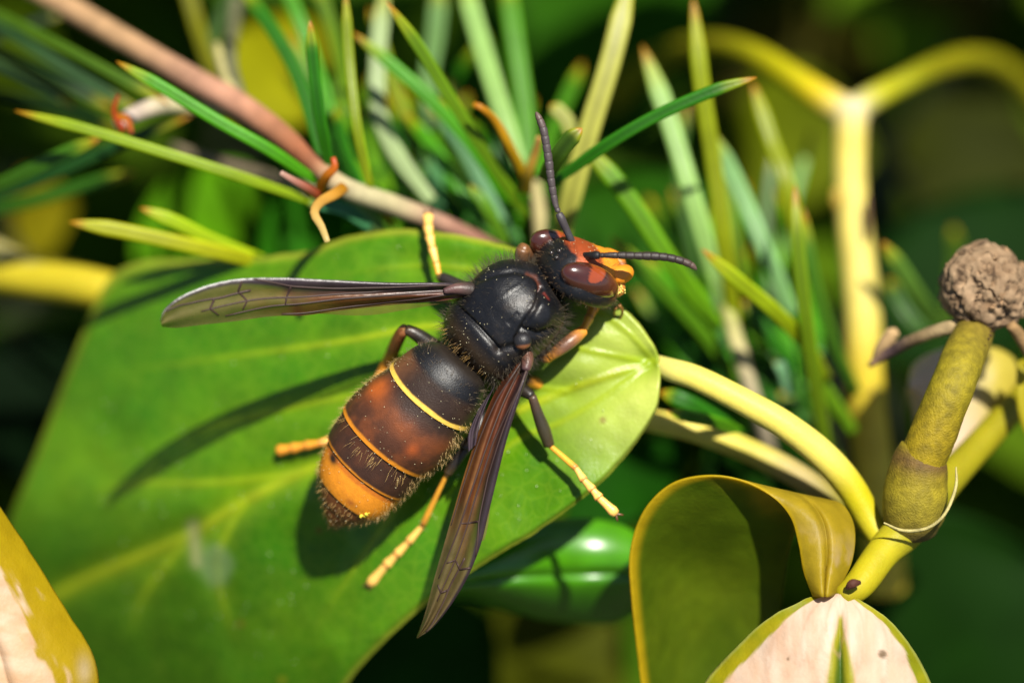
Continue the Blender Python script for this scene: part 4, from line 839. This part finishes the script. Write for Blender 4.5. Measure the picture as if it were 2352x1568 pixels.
# left wing
fl = [(1158, 712, .0), (1100, 706, .05), (980, 706, .10), (820, 699, .16), (700, 694, .22), (600, 697, .28), (520, 713, .32), (450, 742, .36), (412, 772, .38), (401, 800, .40)]
rl = [(1158, 742, -.04), (1100, 752, .0), (980, 762, .04), (850, 776, .08), (760, 788, .12), (680, 790, .17), (590, 802, .22), (500, 812, .28), (440, 819, .33), (403, 817, .38)]
lw, LP = wing(fl, rl, lambda u, w: .018*np.sin(w*math.pi*3.6+.3)*sstep(0, .1, u)*(1-.5*u) - .10*(w-.1)**2*sstep(0, .3, u), lambda u, w, P: wcol(u, w, P, 91, .58))
veins(lw, LP, V_DEF)
hl, HP = wing([(1150, 742, -.06), (1050, 750, -.03), (900, 768, .0), (800, 778, .04)], [(1145, 752, -.08), (1050, 768, -.05), (920, 788, -.02), (800, 784, .02)], lambda u, w: 0*u,
     lambda u, w, P: np.concatenate([np.tile([.16, .11, .03], u.shape+(1,)), np.full(u.shape+(1,), .28)], -1), 60, 9, 'hindwing')
# right wing
fr = [(1330, 900, .02), (1312, 960, .06), (1288, 1030, .08), (1264, 1110, .08), (1244, 1190, .07), (1222, 1280, .05), (1202, 1360, .02), (1170, 1440, -.02), (1125, 1515, -.07), (1080, 1570, -.12), (1044, 1594, -.16)]
rr = [(1296, 892, .0), (1262, 940, .02), (1228, 1000, .02), (1196, 1080, .02), (1162, 1180, .0), (1130, 1290, -.02), (1104, 1380, -.05), (1084, 1450, -.08), (1066, 1520, -.12), (1050, 1570, -.15), (1041, 1593, -.17)]
rw, RP = wing(fr, rr, lambda u, w: (.045*np.sin(w*math.pi*3.4+.2) - .05*w)*sstep(0, .08, u)*(1-.45*u), lambda u, w, P: wcol(u, w, P, 97, .45))
veins(rw, RP, V_DEF)
hr, HP = wing([(1280, 905, -.02), (1240, 960, .0), (1205, 1040, .0), (1190, 1110, -.02)], [(1262, 930, -.05), (1205, 1010, -.05), (1172, 1080, -.05), (1170, 1130, -.06)], lambda u, w: .02*np.sin(w*9),
     lambda u, w, P: np.concatenate([np.tile([.05, .035, .045], u.shape+(1,)), np.full(u.shape+(1,), .9)], -1), 60, 15, 'hindwing')
hr2, HP = wing([(1226, 1262, .0), (1222, 1300, -.02), (1216, 1330, -.04), (1210, 1350, -.05)], [(1212, 1280, -.02), (1206, 1310, -.04), (1204, 1335, -.05), (1206, 1352, -.06)], lambda u, w: 0*u,
     lambda u, w, P: np.concatenate([np.tile([.16, .12, .05], u.shape+(1,)), np.full(u.shape+(1,), .5)], -1), 20, 7, 'hindwing')
# wing roots and the shoulder scales
ball(Mesh(), Q(1306, 852, .13), np.array([[.058, .02, 0], [-.02, .055, 0], [0, 0, .05]]), lambda d: mix(np.array([.012, .011, .012]), np.array([.20, .075, .03]), sstep(.25, .6, -d[..., 1]-.2*d[..., 0]-.1)), 24, 30).build('wing_scale', M_BODY, HOR)
ball(Mesh(), Q(1168, 722, -.02), np.array([[.06, .02, 0], [-.02, .045, 0], [0, 0, .045]]), np.array([.016, .013, .012]), 20, 26).build('wing_scale', M_BODY, HOR)
tube(Mesh(), Qs([(1306, 862, .0), (1316, 885, .0), (1318, 905, .03), (1314, 925, .05)]), [.045, .045, .04, .03], [np.array([.05, .03, .02]), np.array([.12, .05, .03]), np.array([.10, .045, .03]), np.array([.06, .03, .03])], 14, 20).build('wing_root', M_BODY, HOR)
tube(Mesh(), Qs([(1180, 725, -.02), (1160, 722, .0), (1135, 722, .02), (1110, 728, .03)]), [.05, .045, .035, .02], [np.array([.02, .015, .012]), np.array([.05, .03, .025]), np.array([.08, .04, .035]), np.array([.06, .03, .03])], 14, 20).build('wing_root', M_BODY, HOR)

# ---- hair
def hairs():
    m = Mesh(); ni, nj = BK.shape
    up_ = np.roll(BV, -1, 0); tip_dir = unit(BV - up_)        # runs toward the abdomen tip
    def grow(mask, n, ln, lean, c0, c1, r=.0022):
        I = np.argwhere(mask)
        area = np.linalg.norm(np.cross(np.roll(BV, -1, 0)-BV, np.roll(BV, -1, 1)-BV), axis=-1)[mask]; p = area/area.sum()
        for k in RNG.choice(len(I), n, p=p):
            i, j = I[k]; nrm, td = BN[i, j], tip_dir[i, j]; l = RNG.uniform(*ln)
            d = unit(nrm + td*lean + RNG.normal(size=3)*.28); b = BV[i, j]-nrm*.004
            e1 = b + d*l*.55; e2 = b + unit(d + td*.35*abs(lean))*l
            s = unit(np.cross(d, RNG.normal(size=3))); t = np.cross(d, s)
            v = [b+s*r, b-s*r*.5+t*r*.87, b-s*r*.5-t*r*.87, e1+s*r*.7, e1-s*r*.35+t*r*.6, e1-s*r*.35-t*r*.6, e2]
            c = np.asarray(c0)+(np.asarray(c1)-np.asarray(c0))*RNG.random()
            m.add(v, [(0, 1, 4, 3), (1, 2, 5, 4), (2, 0, 3, 5), (3, 4, 6), (4, 5, 6), (5, 3, 6)], c)
    T = (BK >= 0) & (BK <= 1); side = np.abs(BT)
    dkh, lth, gold = [.035, .028, .02], [.12, .09, .05], [.55, .33, .09]
    grow(T & (side > 1.0), 3000, (.05, .125), -.1, dkh, lth, .0010); grow(T & (side < 1.0), 450, (.02, .045), .2, dkh, lth, .0010)
    grow(T & (BK < .08), 220, (.04, .09), .1, [.10, .055, .02], gold, .0013)
    A = BK <= -1; q = -BK-1
    grow(A & (side < 1.6), 3000, (.006, .015), 1.8, [.10, .05, .02], [.30, .16, .06], .0008)
    grow(A & (side > 1.15) & (q > .15), 2200, (.025, .07), .9, [.5, .32, .12], [.85, .6, .25], .0008)
    grow(A & ((q > .80) | ((q > .66) & (side > .9))), 520, (.03, .07), .9, [.35, .2, .06], [.7, .45, .15], .0012)
    grow(A & (q > .5) & (q < .56) & (side < 1.0), 46, (.07, .11), 1.2, [.55, .33, .1], [.8, .55, .2], .0008)
    grow(A & (q < .12), 380, (.03, .06), -.3, [.10, .07, .045], [.28, .2, .12], .0012)
    H = BK >= 2
    grow(H & (BK < 2.82), 1000, (.02, .05), 0, dkh, [.22, .12, .05], .0010)
    o = m.build('hair', M_HAIR, HOR); o['kind'] = 'stuff'
hairs()

# ---- pollen dust
def pollen():
    m = Mesh(); X = px(BV); vis = (BN[..., 2] > .25); I = np.argwhere(vis)
    cl = noise(BV[I[:, 0], I[:, 1]], 5, 66, 2); cl = np.clip(cl-.3, 0, 1); cl /= cl.sum()
    for k in RNG.choice(len(I), 300, p=cl):
        i, j = I[k]; s = RNG.uniform(.0018, .0038)
        ball(m, BV[i, j]+BN[i, j]*s, np.eye(3)*s, [.62, .55, .34], 4, 5)
    for k in range(240):
        t = RNG.normal(size=2); x, y = 1548+14*t[0], 742+20*t[1]-.2*t[0]*10
        dd = np.where(BK >= 2, np.hypot(X[..., 0]-x, X[..., 1]-y), 1e9); i = np.unravel_index(dd.argmin(), dd.shape)
        s = RNG.uniform(.004, .010)
        dv = unit(RNG.normal(size=3)*[.8, 1, .7]+[.1, -.2, .9]); cc = HC + HD*(.315-.04*RNG.random()) - HN*.01 + HRt*.06
        p = cc + HD*(dv@HD)*.074 + HRt*(dv@HRt)*.124 + HN*(dv@HN)*.079
        ball(m, p, np.eye(3)*s*.8, [.78, .62, .15], 5, 6)
    for k in range(16):
        p = Q(912+RNG.normal()*6, 1281+RNG.normal()*5, -.26+RNG.normal()*.01); ball(m, p, np.eye(3)*RNG.uniform(.008, .014), [.85, .68, .06], 6, 7)
    o = m.build('pollen', M_POLLEN, HOR, smooth=True); o['kind'] = 'stuff'
    m = Mesh()
    for k in range(260):
        u = RNG.random(); x = RNG.uniform(200, 1500); y = RNG.uniform(560, 1560)
        # keep to the blade
        lo_y = np.interp(x, [p[0] for p in LEAF_LO][:14][::-1], [p[1] for p in LEAF_LO][:14][::-1]); up_y = np.interp(x, [p[0] for p in LEAF_UP][:13][::-1], [p[1] for p in LEAF_UP][:13][::-1])
        if not (up_y+15 < y < lo_y-15): continue
        d = float(leaf_d(np.array(x), np.array(y)))+.012; s = RNG.uniform(.0025, .0055)
        ball(m, V(x, y, d), np.eye(3)*s, [.55, .62, .35], 5, 6)
    o = m.build('pollen_dust', M_POLLEN, base=V(900, 1000, -1)); o['kind'] = 'stuff'; o['label'] = 'pale pollen dust scattered over the big leaf'
pollen()
